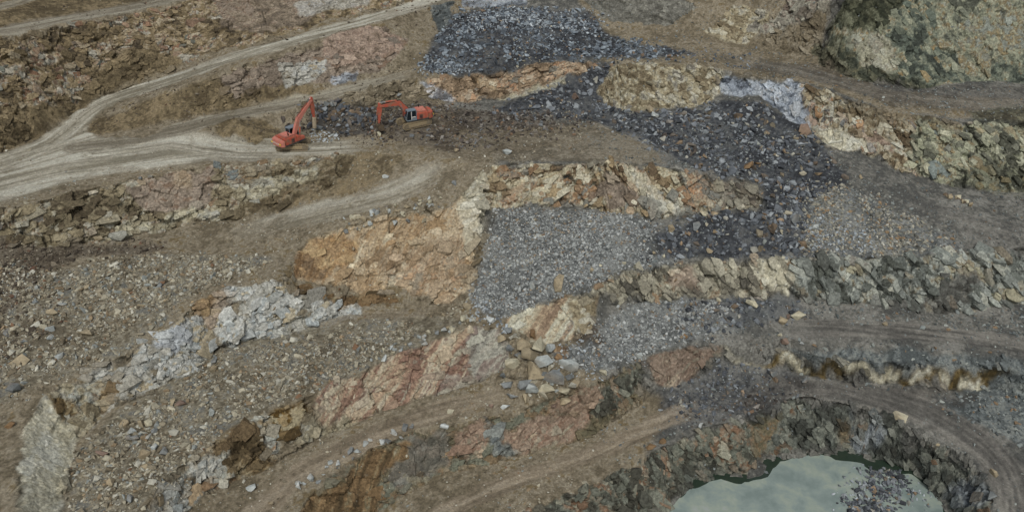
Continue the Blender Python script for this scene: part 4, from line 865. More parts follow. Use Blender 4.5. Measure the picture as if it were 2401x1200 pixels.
SAL = [
 (1192,353,24,'p','lone pale boulder standing on the bench above the curved ramp'), (330,411,14,'g','small dark block at the lip of the wide road junction'), (888,312,18,'c','cream boulder lying beside the bucket of the right excavator'),
 (935,220,14,'g','grey block at the foot of the bank above the right excavator'),(1070,350,16,'t','tan stone at the head of the curved ramp'),(790,360,14,'b','brown stone on the edge of the bench right of the tracks'),
 (1066,425,18,'g','grey block beside the upper end of the ramp'),(1348,226,22,'e','reddish boulder in the dark chute'),(1525,255,26,'t','tan boulder under the knobbly tan outcrop'),(1535,275,20,'p','pale block below the knobbly outcrop'),
 (1885,302,34,'e','big reddish-brown block under the blue-white rock'),(1755,385,28,'r','large rusty block in the middle of the dark slide'),(1777,378,18,'r','bright rusty stone beside the large rusty block'),(1730,270,26,'b','brown boulder near the top of the dark slide'),
 (1865,325,16,'t','tan stone near the foot of the blue-white rock'),(1910,378,18,'b','brown stone at the right edge of the dark slide'),(2018,413,14,'t','lone tan stone on the bare ground right of the slide'),(1605,345,22,'g','grey boulder at the left edge of the dark slide'),
 (1570,540,26,'t','tan boulder at the lower left corner of the dark slide'),(1652,512,24,'c','cream boulder under the end of the cream ridge'),(1675,505,20,'t','tan stone beside the cream boulder under the ridge'),(1630,540,28,'g','grey block in the lower dark rubble'),
 (1808,535,30,'b','large brown block in the lower dark rubble'),(1835,540,20,'c','cream stone beside the large brown block'),(1910,525,22,'p','pale stone between dark rubble and gravel'),(1865,510,26,'g','grey block at the gravel edge of the dark slide'),
 (1795,497,20,'r','rusty stone beneath the tip of the cream ridge'),(1920,590,20,'t','tan stone at the bottom of the dark slide'),(1662,590,16,'t','tan stone above the lower jointed cliff'),
 (1312,655,42,'t','broad flat tan boulder on the gravel fan',1.3),(1248,668,22,'p','pale boulder on the gravel fan left of the flat tan one'),(1405,640,18,'p','pale stone at the right rim of the gravel fan'),(1590,620,20,'t','tan stone above the warm jointed face'),
 (1758,720,34,'c','largest cream boulder in the dark heap under the cliff'),(1722,728,20,'b','brown boulder left of the cream one in the dark heap'),(1868,738,34,'c','cream slab boulder at the roadside end of the dark heap'),(1848,745,18,'e','reddish block beside the cream slab boulder'),
 (1832,752,22,'t','tan block at the road beside the dark heap'),(1685,702,18,'c','cream stone at the top of the dark heap'),(1830,783,14,'c','cream stone at the road edge near the stained band'),(1840,797,22,'e','reddish stone at the road edge near the stained band'),
 (1880,800,14,'w','white stone at the road edge above the stained band'),(2075,758,16,'t','tan stone alone on the grey road'),(2080,743,14,'e','reddish stone behind the grey road'),(1605,785,14,'r','rusty stone at the left end of the gravel below the cliff'),
 (1810,873,24,'g','grey boulder on the dark scree above the pond road'),(1816,889,18,'b','brown boulder just below the grey one above the pond road'),(1886,888,22,'g','lone grey boulder on the inner edge of the pond road'),
 (2109,970,30,'c','flat cream slab lying on the rim of the pit',1.2),(2327,1104,26,'t','tan block on the outer rim of the pond wall'),(2325,1155,28,'g','grey-brown block at the right rim of the pit'),(2285,1183,20,'g','grey block low at the right rim of the pit'),
 (1642,1000,18,'w','white block on the scree at the left rim of the pit'),(1525,1042,26,'r','red-brown boulder beside the lowest tan path'),(1552,1030,20,'r','rusty stone near the lowest tan path'),(1057,960,20,'c','cream stone at the edge of the tan path'),
 (1185,945,24,'w','white boulder on the tan path below the boulder pile'),(1152,950,14,'e','reddish stone on the tan path'),(1043,998,20,'w','white stone on the rim above the red slab'),
 (45,838,44,'t','largest tan boulder on the left terrace'),(38,900,48,'g','big grey boulder near the lower left corner'),(205,775,36,'t','tan boulder in the middle of the left terrace'),(118,770,20,'p','pale stone on the left terrace'),
 (245,1055,34,'e','pinkish block on the rubble right of the smooth cream slab'),(425,940,26,'e','pinkish stone on the rubble bench'),(290,985,30,'t','tan block in the upper part of the rubble bench'),(335,985,26,'t','tan block right of centre on the rubble bench'),
 (25,995,26,'r','rusty block at the left edge above the cream slab'),(265,1125,30,'t','tan boulder low on the rubble bench'),(305,1165,22,'g','dark grey boulder low on the rubble bench'),(20,775,26,'g','grey stone at the left edge of the terrace'),
 (230,550,22,'t','tan stone under the left rock face'),(590,1140,22,'p','pale stone above the lower brown slab'),(635,1175,22,'t','tan stone in the bottom berm'),(905,415,16,'w','white stone on the slope above the ramp'),(2200,1035,16,'t','tan stone at the brink of the pit wall'),
 (1150,745,26,'w','white block in the narrow chute'),(1095,715,28,'t','tan block at the foot of the orange slab'),(1085,740,26,'c','cream block below the orange slab'),(1040,735,16,'t','tan stone left of the blocks below the orange slab'),
 (1495,832,24,'p','pale boulder at the lower right of the gravel fan'),(1415,872,20,'c','cream boulder on the rim below the gravel fan'),(1475,843,18,'g','grey stone near the tip of the gravel fan')]
for a in SAL: salient(*a[:5], asp=a[5] if len(a) > 5 else 1.0)
# the big ones of the pile below the chute
PILE = [(1190,775,20,'g'),(1175,795,22,'t'),(1195,818,18,'g'),(1225,818,34,'t'),(1262,820,40,'c'),(1250,790,20,'r'),(1290,822,24,'p'),(1205,868,32,'c'),(1248,880,46,'t'),(1273,856,34,'p'),(1332,862,36,'p'),(1240,848,38,'t'),(1300,890,36,'g'),(1280,915,32,'c'),
 (1228,905,32,'g'),(1250,915,30,'p'),(1190,905,24,'g'),(1205,925,24,'g'),(1310,840,18,'r'),(1320,915,22,'c'),(1345,900,20,'t'),(1185,885,20,'g'),(1335,885,18,'g'),(1270,890,20,'g'),(1215,845,20,'g'),(1325,935,20,'t'),(1300,945,14,'e'),(1228,935,18,'t')]
sizes = sorted([p[2] for p in PILE])
def combo(n, size, lo, hi): return 'small' if size < lo else 'large' if size > hi else 'medium'
for (px, py, d, key) in PILE:
    p = at(px, py + d * .2); s = d * np.dot(p - CAM, FW) / FP
    row = 'top' if py < 835 else 'middle' if py < 885 else 'bottom'
    s *= 1.5
    boulder(p[0], p[1], s, key, '%s %s block in the %s part of the boulder pile' % (combo(0, d, 21, 33), COLR[key][0], row), 'blocks in the pile below the gravel chute', sink=.05)
# rows and heaps of boulders
def row(pts, n, smin, smax, keys, what, group, width=.8, third=('left end', 'middle', 'right end')):
    o = []
    a = np.array(pts, float); L = np.concatenate([[0], np.cumsum(np.hypot(*(a[1:] - a[:-1]).T))])
    for k in range(n):
        t = (k + rs.uniform(.1, .9)) / n * L[-1]; px = np.interp(t, L, a[:, 0]); py = np.interp(t, L, a[:, 1]); p = at(px, py)
        x = p[0] + rs.normal(0, width * .5); y = p[1] + rs.normal(0, width); s = smin + (smax - smin) * rs.uniform(0, 1) ** 1.6; key = keys[rs.randint(len(keys))]
        th = third[min(2, int(3 * t / L[-1] * .999))]
        boulder(x, y, s, key, '%s %s rock, %s of %s' % (combo(0, s, smin + (smax - smin) * .3, smin + (smax - smin) * .68), COLR[key][0], th, what), group, sink=.08)
row([(800,532),(850,512),(900,500),(960,487),(1010,478),(1035,462)], 46, .65, 1.5, 'pptccgt', 'the berm above the orange slab', 'rocks in the berm along the curved ramp', .75)
row([(870,838),(930,815),(1000,790),(1060,762),(1110,745)], 26, .6, 1.3, 'ppcgt', 'the row above the red and white slabs', 'rocks in the row above the red and white slabs', .6)
row([(690,1150),(740,1118),(790,1085),(850,1046),(940,1014),(980,998)], 26, .55, 1.3, 'wppg', 'the row above the brown slab', 'rocks in the row above the lower brown slab', .6)
row([(2215,462),(2245,470),(2270,490)], 12, .6, 1.3, 'ttcb', 'the small pile under the right cliff', 'rocks in the small pile under the right cliff', .6)
row([(740,262),(780,262),(830,268),(870,262)], 20, 1.0, 2.0, 'bbgd', 'the back of the heap between the excavators', 'dark rocks heaped between the two excavators', 1.0)
row([(735,300),(780,296),(820,292),(865,290)], 34, .9, 1.9, 'bgdb', 'the front of the heap between the excavators', 'dark rocks heaped in front between the two excavators', 1.3)
row([(40,730),(90,800),(160,830),(60,870),(160,700),(260,680),(330,730),(400,650)], 14, .8, 1.6, 'ttpg', 'the rubble terrace', 'scattered boulders on the left terrace', 2)
row([(520,860),(440,930),(370,980),(300,1030),(380,1060),(300,1100)], 16, .9, 1.8, 'ttpgc', 'the rubble bench below the white band', 'scattered boulders on the rubble bench', 1.8)
row([(1380,635),(1440,625),(1520,600),(1580,600)], 8, .6, 1.1, 'tcg', 'the edge above the warm jointed cliff', 'rocks on the edge above the jointed cliff', .5)
log('boulders', nb[0])
# ------------------------------------------------------------------ excavators
def L3(c): 
    c = np.asarray(c, float) / 255; return tuple(np.where(c <= .04045, c / 12.92, ((c + .055) / 1.055) ** 2.4))
def paint(name, c, rough=.45, metal=0, dirt=.35, dc=(120, 108, 88)):
    m, nt, b = mat(name, L3(c), rough, metal, spec=.4)
    tc = nt.nodes.new('ShaderNodeTexCoord'); n = nt.nodes.new('ShaderNodeTexNoise'); n.inputs['Scale'].default_value = 1.8; n.inputs['Detail'].default_value = 6; nt.links.new(tc.outputs['Object'], n.inputs['Vector'])
    mr = nt.nodes.new('ShaderNodeMapRange'); mr.inputs['From Min'].default_value = .42; mr.inputs['From Max'].default_value = .72; mr.inputs['To Max'].default_value = dirt * 1.6; nt.links.new(n.outputs['Fac'], mr.inputs['Value'])
    mx = nt.nodes.new('ShaderNodeMix'); mx.data_type = 'RGBA'; mx.inputs[6].default_value = (*L3(c), 1); mx.inputs[7].default_value = (*L3(dc), 1); nt.links.new(mr.outputs[0], mx.inputs[0]); nt.links.new(mx.outputs[2], b.inputs['Base Color'])
    return m
MO = paint('faded_orange_paint', (168, 80, 62), .7, dirt=.5); MOF = paint('pale_orange_paint', (186, 116, 102), .7, dirt=.3); MD = paint('dark_grey_paint', (52, 56, 60), .5); MS = paint('dusty_steel', (122, 112, 94), .7, .1, .6)  # second orange is paler and pinker: hoods, breaker machine's counterweight and boom
MT = paint('dusty_track_steel', (150, 136, 108), .8, .05, .7, (140, 126, 100)); MG = paint('blue_grey_cab_paint', (108, 122, 132), .45, dirt=.2); MGL = mat('cab_glass', L3((22, 32, 38)), .08, spec=.6)[0]; MC = mat('chrome_rod', L3((205, 208, 208)), .25, .8)[0]
MW = paint('white_decal', (226, 220, 212), .5, dirt=.1); MY = mat('yellow_reflector', L3((240, 200, 30)), .4)[0]; MB = paint('worn_bucket_steel', (84, 74, 62), .6, .2, .5); MBL = mat('black_rubber', L3((22, 22, 22)), .7)[0]
def bm_box(bm, x0, x1, y0, y1, z0, z1, bev=.0, M=None):
    n = bmesh.new(); bmesh.ops.create_cube(n, size=1)
    for v in n.verts: v.co = Vector(((v.co.x + .5) * (x1 - x0) + x0, (v.co.y + .5) * (y1 - y0) + y0, (v.co.z + .5) * (z1 - z0) + z0))
    if bev: bmesh.ops.bevel(n, geom=n.edges[:], offset=bev, segments=2, affect='EDGES')
    merge(bm, n, M)
def merge(bm, n, M=None):
    if M is not None: bmesh.ops.transform(n, matrix=M, verts=n.verts[:])
    me = bpy.data.meshes.new('_'); n.to_mesh(me); n.free(); bm.from_mesh(me); bpy.data.meshes.remove(me)
def bm_prism(bm, prof, y0, y1, bev=.0):
    """profile in (x, z), extruded along y"""
    n = bmesh.new(); a = [n.verts.new((x, y0, z)) for x, z in prof]; b = [n.verts.new((x, y1, z)) for x, z in prof]; k = len(prof)
    n.faces.new(a); n.faces.new(b[::-1])
    for i in range(k): n.faces.new((a[i], b[i], b[(i + 1) % k], a[(i + 1) % k]))
    bmesh.ops.recalc_face_normals(n, faces=n.faces[:])
    if bev: bmesh.ops.bevel(n, geom=n.edges[:], offset=bev, segments=1, affect='EDGES')
    merge(bm, n)
def bm_cyl(bm, p, q, r0, r1=None, seg=12):
    p, q = Vector(p), Vector(q); d = q - p; n = bmesh.new(); bmesh.ops.create_cone(n, cap_ends=True, segments=seg, radius1=r0, radius2=r1 if r1 is not None else r0, depth=d.length)
    merge(bm, n, Matrix.Translation((p + q) / 2) @ d.to_track_quat('Z', 'Y').to_matrix().to_4x4())
def part(name, bm, m, parent, label=None, smooth=False):
    me = bpy.data.meshes.new(name); bm.to_mesh(me); bm.free(); me.materials.append(m); me.shade_smooth() if smooth else me.shade_flat()
    o = bpy.data.objects.new(name, me); col.objects.link(o); o.parent = parent
    if label: o['label'] = label
    return o
def NB(): return bmesh.new()
def track_loop(L, h):
    pts = []; r = h / 2
    for k in range(9): a = math.pi / 2 - k * math.pi / 8; pts.append((L / 2 - r + r * math.cos(a), r + r * math.sin(a)))
    for k in range(9): a = -math.pi / 2 - k * math.pi / 8; pts.append((-L / 2 + r + r * math.cos(a), r + r * math.sin(a)))
    return pts
def excavator(loc, yaw, swing, boom, tool, label, roof_z=0):
    root = bpy.data.objects.new('excavator', None); col.objects.link(root); tag(root, label, 'excavator', 'orange excavators')
    SC = 1.0; root.location = loc; root.rotation_euler = (0, 0, yaw); root.scale = (SC,) * 3
    # crawler tracks
    for sy in (-1, 1):
        yc = sy * 1.32; b = NB(); pts = track_loop(5.1, .98); n = len(pts)
        # walk round the loop laying track shoes
        P = [Vector((x, 0, z)) for x, z in pts] + [Vector((pts[0][0], 0, pts[0][1]))]; acc = [0]
        for i in range(n): acc.append(acc[-1] + (P[i + 1] - P[i]).length)
        tot = acc[-1]; ns = 46
        for k in range(ns):
            s_ = (k + .5) / ns * tot; i = max(j for j in range(n) if acc[j] <= s_); t = (s_ - acc[i]) / (acc[i + 1] - acc[i]); c = P[i].lerp(P[i + 1], t); d = (P[i + 1] - P[i]).normalized(); nrm = Vector((d.z, 0, -d.x)) * -1
            if (c + nrm * .1 - Vector((0, 0, .49))).length < (c - Vector((0, 0, .49))).length: nrm = -nrm
            M = Matrix.Translation(c + Vector((0, yc, 0))) @ Matrix(((d.x, 0, nrm.x, 0), (0, 1, 0, 0), (d.z, 0, nrm.z, 0), (0, 0, 0, 1)))
            bm_box(b, -.07, .07, -.3, .3, -.03, .03, 0, M); bm_box(b, -.055, -.02, -.29, .29, .03, .075, 0, M)
        tr = part('crawler_track', b, MT, root)
        b = NB(); bm_prism(b, [(-1.95, .2), (1.95, .2), (2.1, .5), (1.8, .78), (-1.8, .78), (-2.1, .5)], yc - .2, yc + .2, .03)
        for k in range(7): bm_box(b, -1.6 + k * .5, -1.38 + k * .5, yc + sy * .2, yc + sy * .235, .5, .62)
        part('track_frame', b, MT, tr)
        for xx, nm in ((2.02, 'idler_wheel'), (-2.02, 'drive_sprocket')):
            b = NB(); bm_cyl(b, (xx, yc - .22, .49), (xx, yc + .22, .49), .4, seg=18); bm_cyl(b, (xx, yc - .27, .49), (xx, yc + .27, .49), .16, seg=12); part(nm, b, MS, tr)
        b = NB()
        for k in range(8): bm_cyl(b, (-1.5 + k * .43, yc - .24, .2), (-1.5 + k * .43, yc + .24, .2), .13, seg=10)
        part('track_roller', b, MS, tr)
    b = NB(); bm_box(b, -1.1, 1.1, -1.15, 1.15, .45, .8, .06); bm_box(b, -.7, .7, -1.2, 1.2, .3, .55, .04); bm_cyl(b, (0, 0, .78), (0, 0, 1.12), .72, seg=28); part('undercarriage', b, MS, root)
    # the slewing upper body is one group of parts turned by the swing angle
    Rz = Matrix.Rotation(swing, 4, 'Z')
    def up(name, b, m, parent=root, smooth=False, lab=None): bmesh.ops.transform(b, matrix=Rz, verts=b.verts[:]); return part(name, b, m, parent, lab, smooth)
    b = NB(); bm_box(b, -2.3, 1.55, -1.38, 1.38, 1.1, 1.36, .03); up('deck', b, MD)
    b = NB(); bm_box(b, -2.25, -.15, -1.4, 1.4, 1.36, 2.42, .07); bm_box(b, -.15, .55, -1.4, -.5, 1.36, 2.2, .06); bm_box(b, .55, 1.5, -1.38, -.72, 1.36, 1.86, .05)
    eng = up('engine_cover', b, MO)
    b = NB(); bm_box(b, -2.0, -.45, -1.0, .95, 2.42, 2.64, .07); bm_box(b, -1.5, -.8, -.6, .5, 2.64, 2.7, .02); up('hood', b, MOF, eng)
    b = NB()
    for k in range(9): bm_box(b, -1.2, -.62, -1.425, -1.398, 1.52 + k * .075, 1.56 + k * .075)
    for k in range(9): bm_box(b, -1.2, -.62, 1.398, 1.425, 1.52 + k * .075, 1.56 + k * .075)
    up('air_vent', b, MD, eng)
    b = NB(); bm_box(b, -1.72, -1.7, 1.398, 1.412, 1.42, 2.36); bm_box(b, -.5, -.48, 1.398, 1.412, 1.42, 2.36); bm_box(b, -1.72, -1.7, -1.412, -1.398, 1.42, 2.36); up('door_seam', b, MD, eng)
    # counterweight with a rounded back
    b = NB(); n = bmesh.new(); out = []
    for k in range(13): a = math.pi / 2 + k * math.pi / 12; out.append((-2.28 + .88 * math.cos(a), 1.46 * (1 if abs(math.sin(a)) > .99 else math.copysign(abs(math.sin(a)) ** .45, math.sin(a)))))
    a0 = [n.verts.new((x, y, 1.2)) for x, y in out]; a1 = [n.verts.new((x, y, 2.3)) for x, y in out]; n.faces.new(a0[::-1]); n.faces.new(a1)
    for i in range(13): j = (i + 1) % 13; n.faces.new((a0[i], a0[j], a1[j], a1[i]))
    bmesh.ops.recalc_face_normals(n, faces=n.faces[:]); bmesh.ops.bevel(n, geom=[e for e in n.edges if abs(e.verts[0].co.z - e.verts[1].co.z) < .01], offset=.09, segments=2, affect='EDGES'); merge(b, n)
    cw = up('counterweight', b, MO if tool == 'bucket' else MOF)
    b = NB(); bm_box(b, -3.185, -3.16, -1.2, -.85, 1.66, 1.86); up('reflector', b, MY, cw); b = NB(); bm_box(b, -3.185, -3.16, .85, 1.2, 1.66, 1.86); up('reflector', b, MY, cw)
    cu = bpy.data.curves.new('lettering', 'FONT'); cu.body = 'HITACHI'; cu.size = .42; cu.extrude = .01; cu.align_x = 'CENTER'; cu.align_y = 'CENTER'; cu.materials.append(MW)
    tmp = bpy.data.objects.new('tmp', cu); col.objects.link(tmp); bpy.context.view_layer.update()
    me = bpy.data.meshes.new_from_object(tmp.evaluated_get(bpy.context.evaluated_depsgraph_get())); bpy.data.objects.remove(tmp); me.name = 'lettering'
    to = bpy.data.objects.new('lettering', me); col.objects.link(to); to.parent = cw; to.matrix_local = Rz @ Matrix.Translation((-3.185, 0, 1.72)) @ Matrix.Rotation(-math.pi / 2, 4, 'Z') @ Matrix.Rotation(math.pi / 2, 4, 'X')
    # handrails, exhaust
    b = NB()
    for (x0, y0, x1, y1) in ((-.35, -1.3, .5, -1.3), (.5, -1.3, 1.4, -1.3)): bm_cyl(b, (x0, y0, 2.65), (x1, y1, 2.5), .025, seg=6); bm_cyl(b, (x0, y0, 2.1), (x0, y0, 2.65), .022, seg=6)
    bm_cyl(b, (1.4, -1.3, 1.8), (1.4, -1.3, 2.5), .022, seg=6); bm_cyl(b, (-2.1, -1.25, 2.4), (-2.1, -1.25, 2.85), .022, seg=6); bm_cyl(b, (-2.1, 1.25, 2.4), (-2.1, 1.25, 2.85), .022, seg=6); bm_cyl(b, (-2.1, -1.25, 2.85), (-2.1, 1.25, 2.85), .022, seg=6); bm_cyl(b, (-2.1, -1.25, 2.85), (-.35, -1.3, 2.65), .022, seg=6)
    up('handrail', b, MD)
    b = NB(); bm_cyl(b, (-1.25, -.8, 2.4), (-1.25, -.8, 3.0), .09); bm_cyl(b, (-1.25, -.8, 2.96), (-1.36, -.8, 3.12), .075); up('exhaust', b, MBL)
    # cab
    b = NB(); X0, X1, Y0, Y1, ZB, ZT = -.1, 1.55, .42, 1.4, 1.36, 3.02
    prof = [(X0, ZB), (X1, ZB), (X1 + .06, ZB + .5), (X1 - .18, ZT), (X0 + .02, ZT)]
    for (x0, z0), (x1, z1) in zip(prof, prof[1:] + prof[:1]):
        for yy in (Y0, Y1): bm_cyl(b, (x0, yy, z0), (x1, yy, z1), .055, seg=6)
        bm_cyl(b, (x0, Y0, z0), (x0, Y1, z0), .055, seg=6)
    bm_cyl(b, (.72, Y1, ZB), (.66, Y1, ZT), .05, seg=6); bm_cyl(b, (.72, Y0, ZB), (.66, Y0, ZT), .05, seg=6)
    bm_box(b, X0 - .02, X1 - .14, Y0 - .03, Y1 + .03, ZT, ZT + .09, .03); bm_box(b, X0, X1, Y0, Y1, ZB, ZB + .1); bm_box(b, X0, .72, Y0, Y1 + .02, ZB + .05, ZB + .55, .02); bm_box(b, X0 - .01, X0 + .05, Y0, Y1, ZB, ZB + 1.0)
    cab = up('cab', b, MG)
    b = NB(); bm_prism(b, [(X0 + .04, ZB + .56), (.68, ZB + .56), (.64, ZT - .05), (X0 + .05, ZT - .05)], Y1 - .01, Y1 + .015); bm_prism(b, [(.76, ZB + .12), (X1 - .03, ZB + .12), (X1 + .02, ZB + .5), (X1 - .2, ZT - .05), (.7, ZT - .05)], Y1 - .01, Y1 + .015); up('side_window', b, MGL, cab)
    b = NB(); bm_prism(b, [(X1 - .02, ZB + .1), (X1 + .01, ZB + .1), (X1 + .07, ZB + .5), (X1 - .16, ZT - .03), (X1 - .2, ZT - .03), (X1 + .03, ZB + .5)], Y0 + .05, Y1 - .05); up('windshield', b, MGL, cab)
    b = NB(); bm_box(b, X0 - .03, X0 + .0, Y0 + .08, Y1 - .08, ZB + 1.02, ZT - .08); up('rear_window', b, MGL, cab)
    b = NB(); bm_box(b, .2, .75, .65, 1.15, ZB + .1, ZB + .55, .06); bm_box(b, .12, .28, .65, 1.15, ZB + .5, ZB + 1.2, .06); up('seat', b, MBL, cab)
    b = NB(); bm_box(b, .73, .8, Y1 + .02, Y1 + .06, ZB + .15, ZT - .1); bm_box(b, .05, .8, Y1 + .02, Y1 + .05, ZB + .52, ZB + .62); up('door_frame', b, MW, cab)
    # boom: box section swept along its profile in the (x, z) plane
    def beam(b, pts, hs, w, yc=0):
        top, bot = [], []
        for i, (x, z) in enumerate(pts):
            a = Vector(pts[max(i - 1, 0)]); c = Vector(pts[min(i + 1, len(pts) - 1)]); d = (c - a).normalized(); nn = Vector((-d.y, d.x)); top.append((x + nn.x * hs[i], z + nn.y * hs[i])); bot.append((x - nn.x * hs[i], z - nn.y * hs[i]))
        n = bmesh.new(); k = len(pts); vs = [[n.verts.new((p[0], yc + s * w / 2, p[1])) for p in top] + [n.verts.new((p[0], yc + s * w / 2, p[1])) for p in bot] for s in (-1, 1)]
        for i in range(k - 1):
            for s in (0, 1): n.faces.new((vs[s][i], vs[s][i + 1], vs[s][k + i + 1], vs[s][k + i]))
            n.faces.new((vs[0][i], vs[0][i + 1], vs[1][i + 1], vs[1][i])); n.faces.new((vs[0][k + i], vs[0][k + i + 1], vs[1][k + i + 1], vs[1][k + i]))
        for e in (0, k - 1): n.faces.new((vs[0][e], vs[0][k + e], vs[1][k + e], vs[1][e]))
        bmesh.ops.recalc_face_normals(n, faces=n.faces[:]); bmesh.ops.bevel(n, geom=n.edges[:], offset=.02, segments=1, affect='EDGES'); merge(b, n)
    piv, mid, tip = boom['pivot'], boom['mid'], boom['tip']
    b = NB(); beam(b, [piv, (piv[0] * .55 + mid[0] * .45 - .02, piv[1] * .55 + mid[1] * .45), mid, (mid[0] * .5 + tip[0] * .5, mid[1] * .5 + tip[1] * .5 + .05), tip], [.24, .36, .42, .3, .18], .46)
    bm_cyl(b, (piv[0], -.34, piv[1]), (piv[0], .34, piv[1]), .16); bm_cyl(b, (tip[0], -.32, tip[1]), (tip[0], .32, tip[1]), .15)
    bo = up('boom', b, MO if tool == 'bucket' else MOF)
    for sy in (-1, 1):
        A = Vector((piv[0] + .75, sy * .42, piv[1] - .55)); B = Vector((mid[0] - .05, sy * .36, mid[1] - .12)); c = A.lerp(B, .6)
        b = NB(); bm_cyl(b, A, c, .12); cy = up('boom_cylinder', b, MO, smooth=False)
        b = NB(); bm_cyl(b, c, B, .06); up('piston_rod', b, MC, cy)
    st, se = boom['stick_top'], boom['stick_end']
    b = NB(); k1 = tuple(Vector(st).lerp(Vector(tip), 1)) ; beam(b, [st, (tip[0] + (st[0] - tip[0]) * .1, tip[1] + (st[1] - tip[1]) * .1), tuple(Vector(tip).lerp(Vector(se), .5)), se], [.12, .36, .26, .15], .36)
    sk = up('stick', b, MO); bm_ = NB()
    A = Vector((mid[0] * .85 + tip[0] * .15, 0, mid[1] * .85 + tip[1] * .15 + .5)); B = Vector((st[0], 0, st[1])); c = A.lerp(B, .62)
    bm_cyl(bm_, A, c, .13); bm_box(bm_, A.x - .1, A.x + .1, -.16, .16, A.z - .5, A.z + .05, .02); cy = up('stick_cylinder', bm_, MO); b = NB(); bm_cyl(b, c, B, .065); up('piston_rod', b, MC, cy)
    d = (Vector(se) - Vector(tip)).normalized(); nn = Vector((-d.y, d.x)); nn = nn if nn.x > 0 else -nn
    A2 = Vector(tip).lerp(Vector(se), .05) + nn * .42; B2 = Vector(se) - d * .45 + nn * .42; c2 = A2.lerp(B2, .6)
    b = NB(); bm_cyl(b, (A2.x, 0, A2.y), (c2.x, 0, c2.y), .11); cy = up('tool_cylinder', b, MO); b = NB(); bm_cyl(b, (c2.x, 0, c2.y), (B2.x, 0, B2.y), .055); up('piston_rod', b, MC, cy)
    b = NB()
    for sy in (-.16, .16): bm_cyl(b, (B2.x, sy, B2.y), (se[0] - d.x * .3, sy, se[1] - d.y * .3), .05, seg=8); bm_cyl(b, (B2.x, sy, B2.y), (se[0] + d.x * .25 + nn.x * .3, sy, se[1] + d.y * .25 + nn.y * .3), .05, seg=8)
    up('linkage', b, MS)
    # hoses along the boom
    b = NB()
    for sy in (-.1, .1):
        P = [(piv[0] - .1, piv[1] + .3), (mid[0] - .2, mid[1] + .48), (tip[0] - .4, tip[1] + .32), (tip[0] + .1, tip[1] + .3)]
        for p, q in zip(P, P[1:]): bm_cyl(b, (p[0], sy, p[1]), (q[0], sy, q[1]), .03, seg=6)
    up('hydraulic_hose', b, MBL, bo)
    if tool == 'bucket':
        b = NB(); ex, ez = se; C = Vector((ex - .35, ez - .55)); arc = []
        for k in range(9): a = R(75) - k * R(24); arc.append((C.x + .78 * math.cos(a), C.y + .66 * math.sin(a)))
        inner = [(C.x + (x - C.x) * .9, C.y + (z - C.y) * .9) for x, z in arc]; bm_prism(b, arc + inner[::-1], -.75, .75)
        for sy in (-.75, .71): bm_prism(b, arc + [(C.x - .25, C.y + .35)], sy, sy + .04)
        for k in range(5): yy = -.66 + k * .33; bm_prism(b, [(arc[-1][0] + .08, arc[-1][1] + .06), (arc[-1][0] + .06, arc[-1][1] - .07), (arc[-1][0] - .28, arc[-1][1] + .02)], yy - .06, yy + .06)
        for sy in (-.2, .14): bm_box(b, ex - .16, ex + .22, sy, sy + .06, ez - .2, ez + .12)
        up('bucket', b, MB)
    else:
        tx, tz_ = boom['tool_end']; T = Vector((tx, 0, tz_)); E = Vector((se[0], 0, se[1])); dd = (T - E).normalized(); b = NB()
        q = dd.to_track_quat('Z', 'Y').to_matrix().to_4x4(); n = bmesh.new(); bmesh.ops.create_cube(n, size=1); L = (T - E).length
        for v in n.verts: v.co = Vector((v.co.x * .46, v.co.y * .5, v.co.z * L * .62 + L * .28))
        bmesh.ops.bevel(n, geom=n.edges[:], offset=.05, segments=1, affect='EDGES'); merge(b, n, Matrix.Translation(E) @ q); br = up('rock_breaker', b, paint('pale_breaker_housing', (168, 156, 134), .6, .1, .4))
        b = NB(); bm_cyl(b, E + dd * L * .58, E + dd * L * .95, .1); bm_cyl(b, E + dd * L * .95, T, .1, .02); up('chisel', b, MC, br)
    return root
def ground_at(px, py):
    p = at(px, py); q = p.copy(); r_ = [(a, b_) for a in (-1.5, 0, 1.5) for b_ in (-1.5, 0, 1.5)]
    q[2] = max(float(sample(GZ, np.array([p[0] + a]), np.array([p[1] + b_]))[0]) for a, b_ in r_); return q
p = ground_at(689, 345)
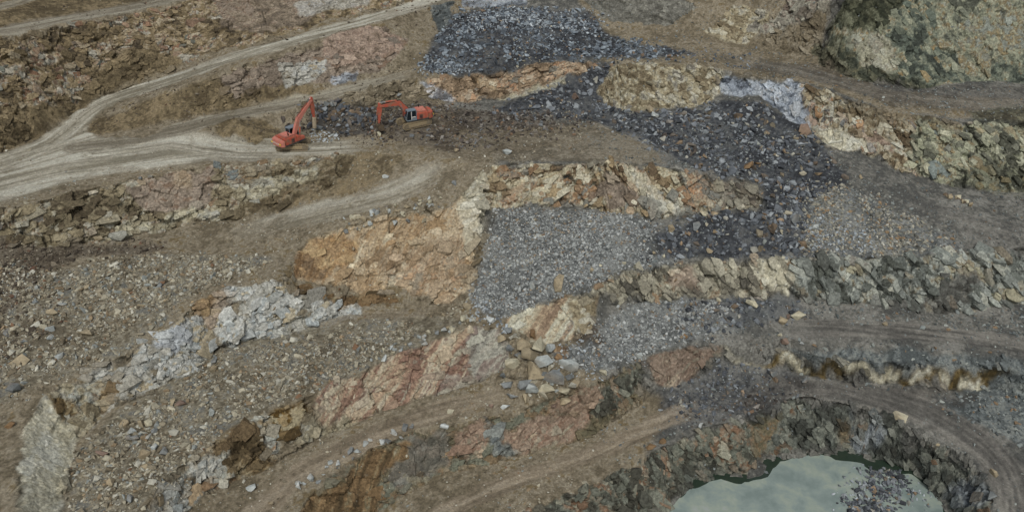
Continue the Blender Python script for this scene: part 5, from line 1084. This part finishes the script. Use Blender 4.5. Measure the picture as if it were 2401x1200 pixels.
excavator((p[0], p[1], p[2] - .05), R(3), R(48), dict(pivot=(.35, 1.95), mid=(1.75, 4.4), tip=(4.5, 6.5), stick_top=(4.75, 7.1), stick_end=(4.75, 3.5), tool_end=(4.4, .45)), 'breaker', 'orange excavator with a rock breaker and raised boom, seen from behind')
p = ground_at(971, 294)
excavator((p[0], p[1], p[2] - .05), R(212), R(-8), dict(pivot=(.35, 1.95), mid=(2.3, 4.2), tip=(5.5, 4.1), stick_top=(5.65, 4.75), stick_end=(6.0, 1.25)), 'bucket', 'orange excavator with a bucket and grey cab, facing left on brown rubble')
log('excavators')
# ------------------------------------------------------------------ light and camera
w = bpy.data.worlds.new('World'); scene.world = w; w.use_nodes = True; nt = w.node_tree; bg = nt.nodes['Background']
sky = nt.nodes.new('ShaderNodeTexSky'); sky.sky_type = 'NISHITA'; sky.sun_disc = False; SE, SAZ = 55, 182
sky.sun_elevation = R(SE); sky.sun_rotation = R(SAZ); sky.dust_density = 4; sky.ozone_density = 1; sky.air_density = 1.2
hs = nt.nodes.new('ShaderNodeHueSaturation'); hs.inputs['Saturation'].default_value = .45
nt.links.new(sky.outputs[0], hs.inputs['Color']); nt.links.new(hs.outputs[0], bg.inputs[0]); bg.inputs[1].default_value = .105
s = bpy.data.lights.new('sun', 'SUN'); s.energy = 2.0; s.angle = R(20); s.color = (1, .96, .9); so = bpy.data.objects.new('sun', s); col.objects.link(so)
# sun comes from behind the left shoulder of the scene (azimuth clockwise from +Y)
az = R(SAZ); el = R(SE); dv = Vector((math.sin(az) * math.cos(el), math.cos(az) * math.cos(el), math.sin(el)))
so.rotation_euler = dv.to_track_quat('Z', 'Y').to_euler()
c = bpy.data.cameras.new('camera'); co = bpy.data.objects.new('camera', c); col.objects.link(co); scene.camera = co
co.location = CAM; co.rotation_euler = (R(90) - PITCH, 0, 0); c.angle = 2 * math.atan(PW / 2 / FP); c.clip_end = 2500; c.clip_start = .5
vs = scene.view_settings; vs.view_transform = 'Standard'; vs.look = 'None'; vs.exposure = EXPO; vs.gamma = 1; vs.use_curve_mapping = False
scene.render.film_transparent = False
scene.cycles.max_bounces = 4; scene.cycles.diffuse_bounces = 2; scene.cycles.use_denoising = True
log('done')
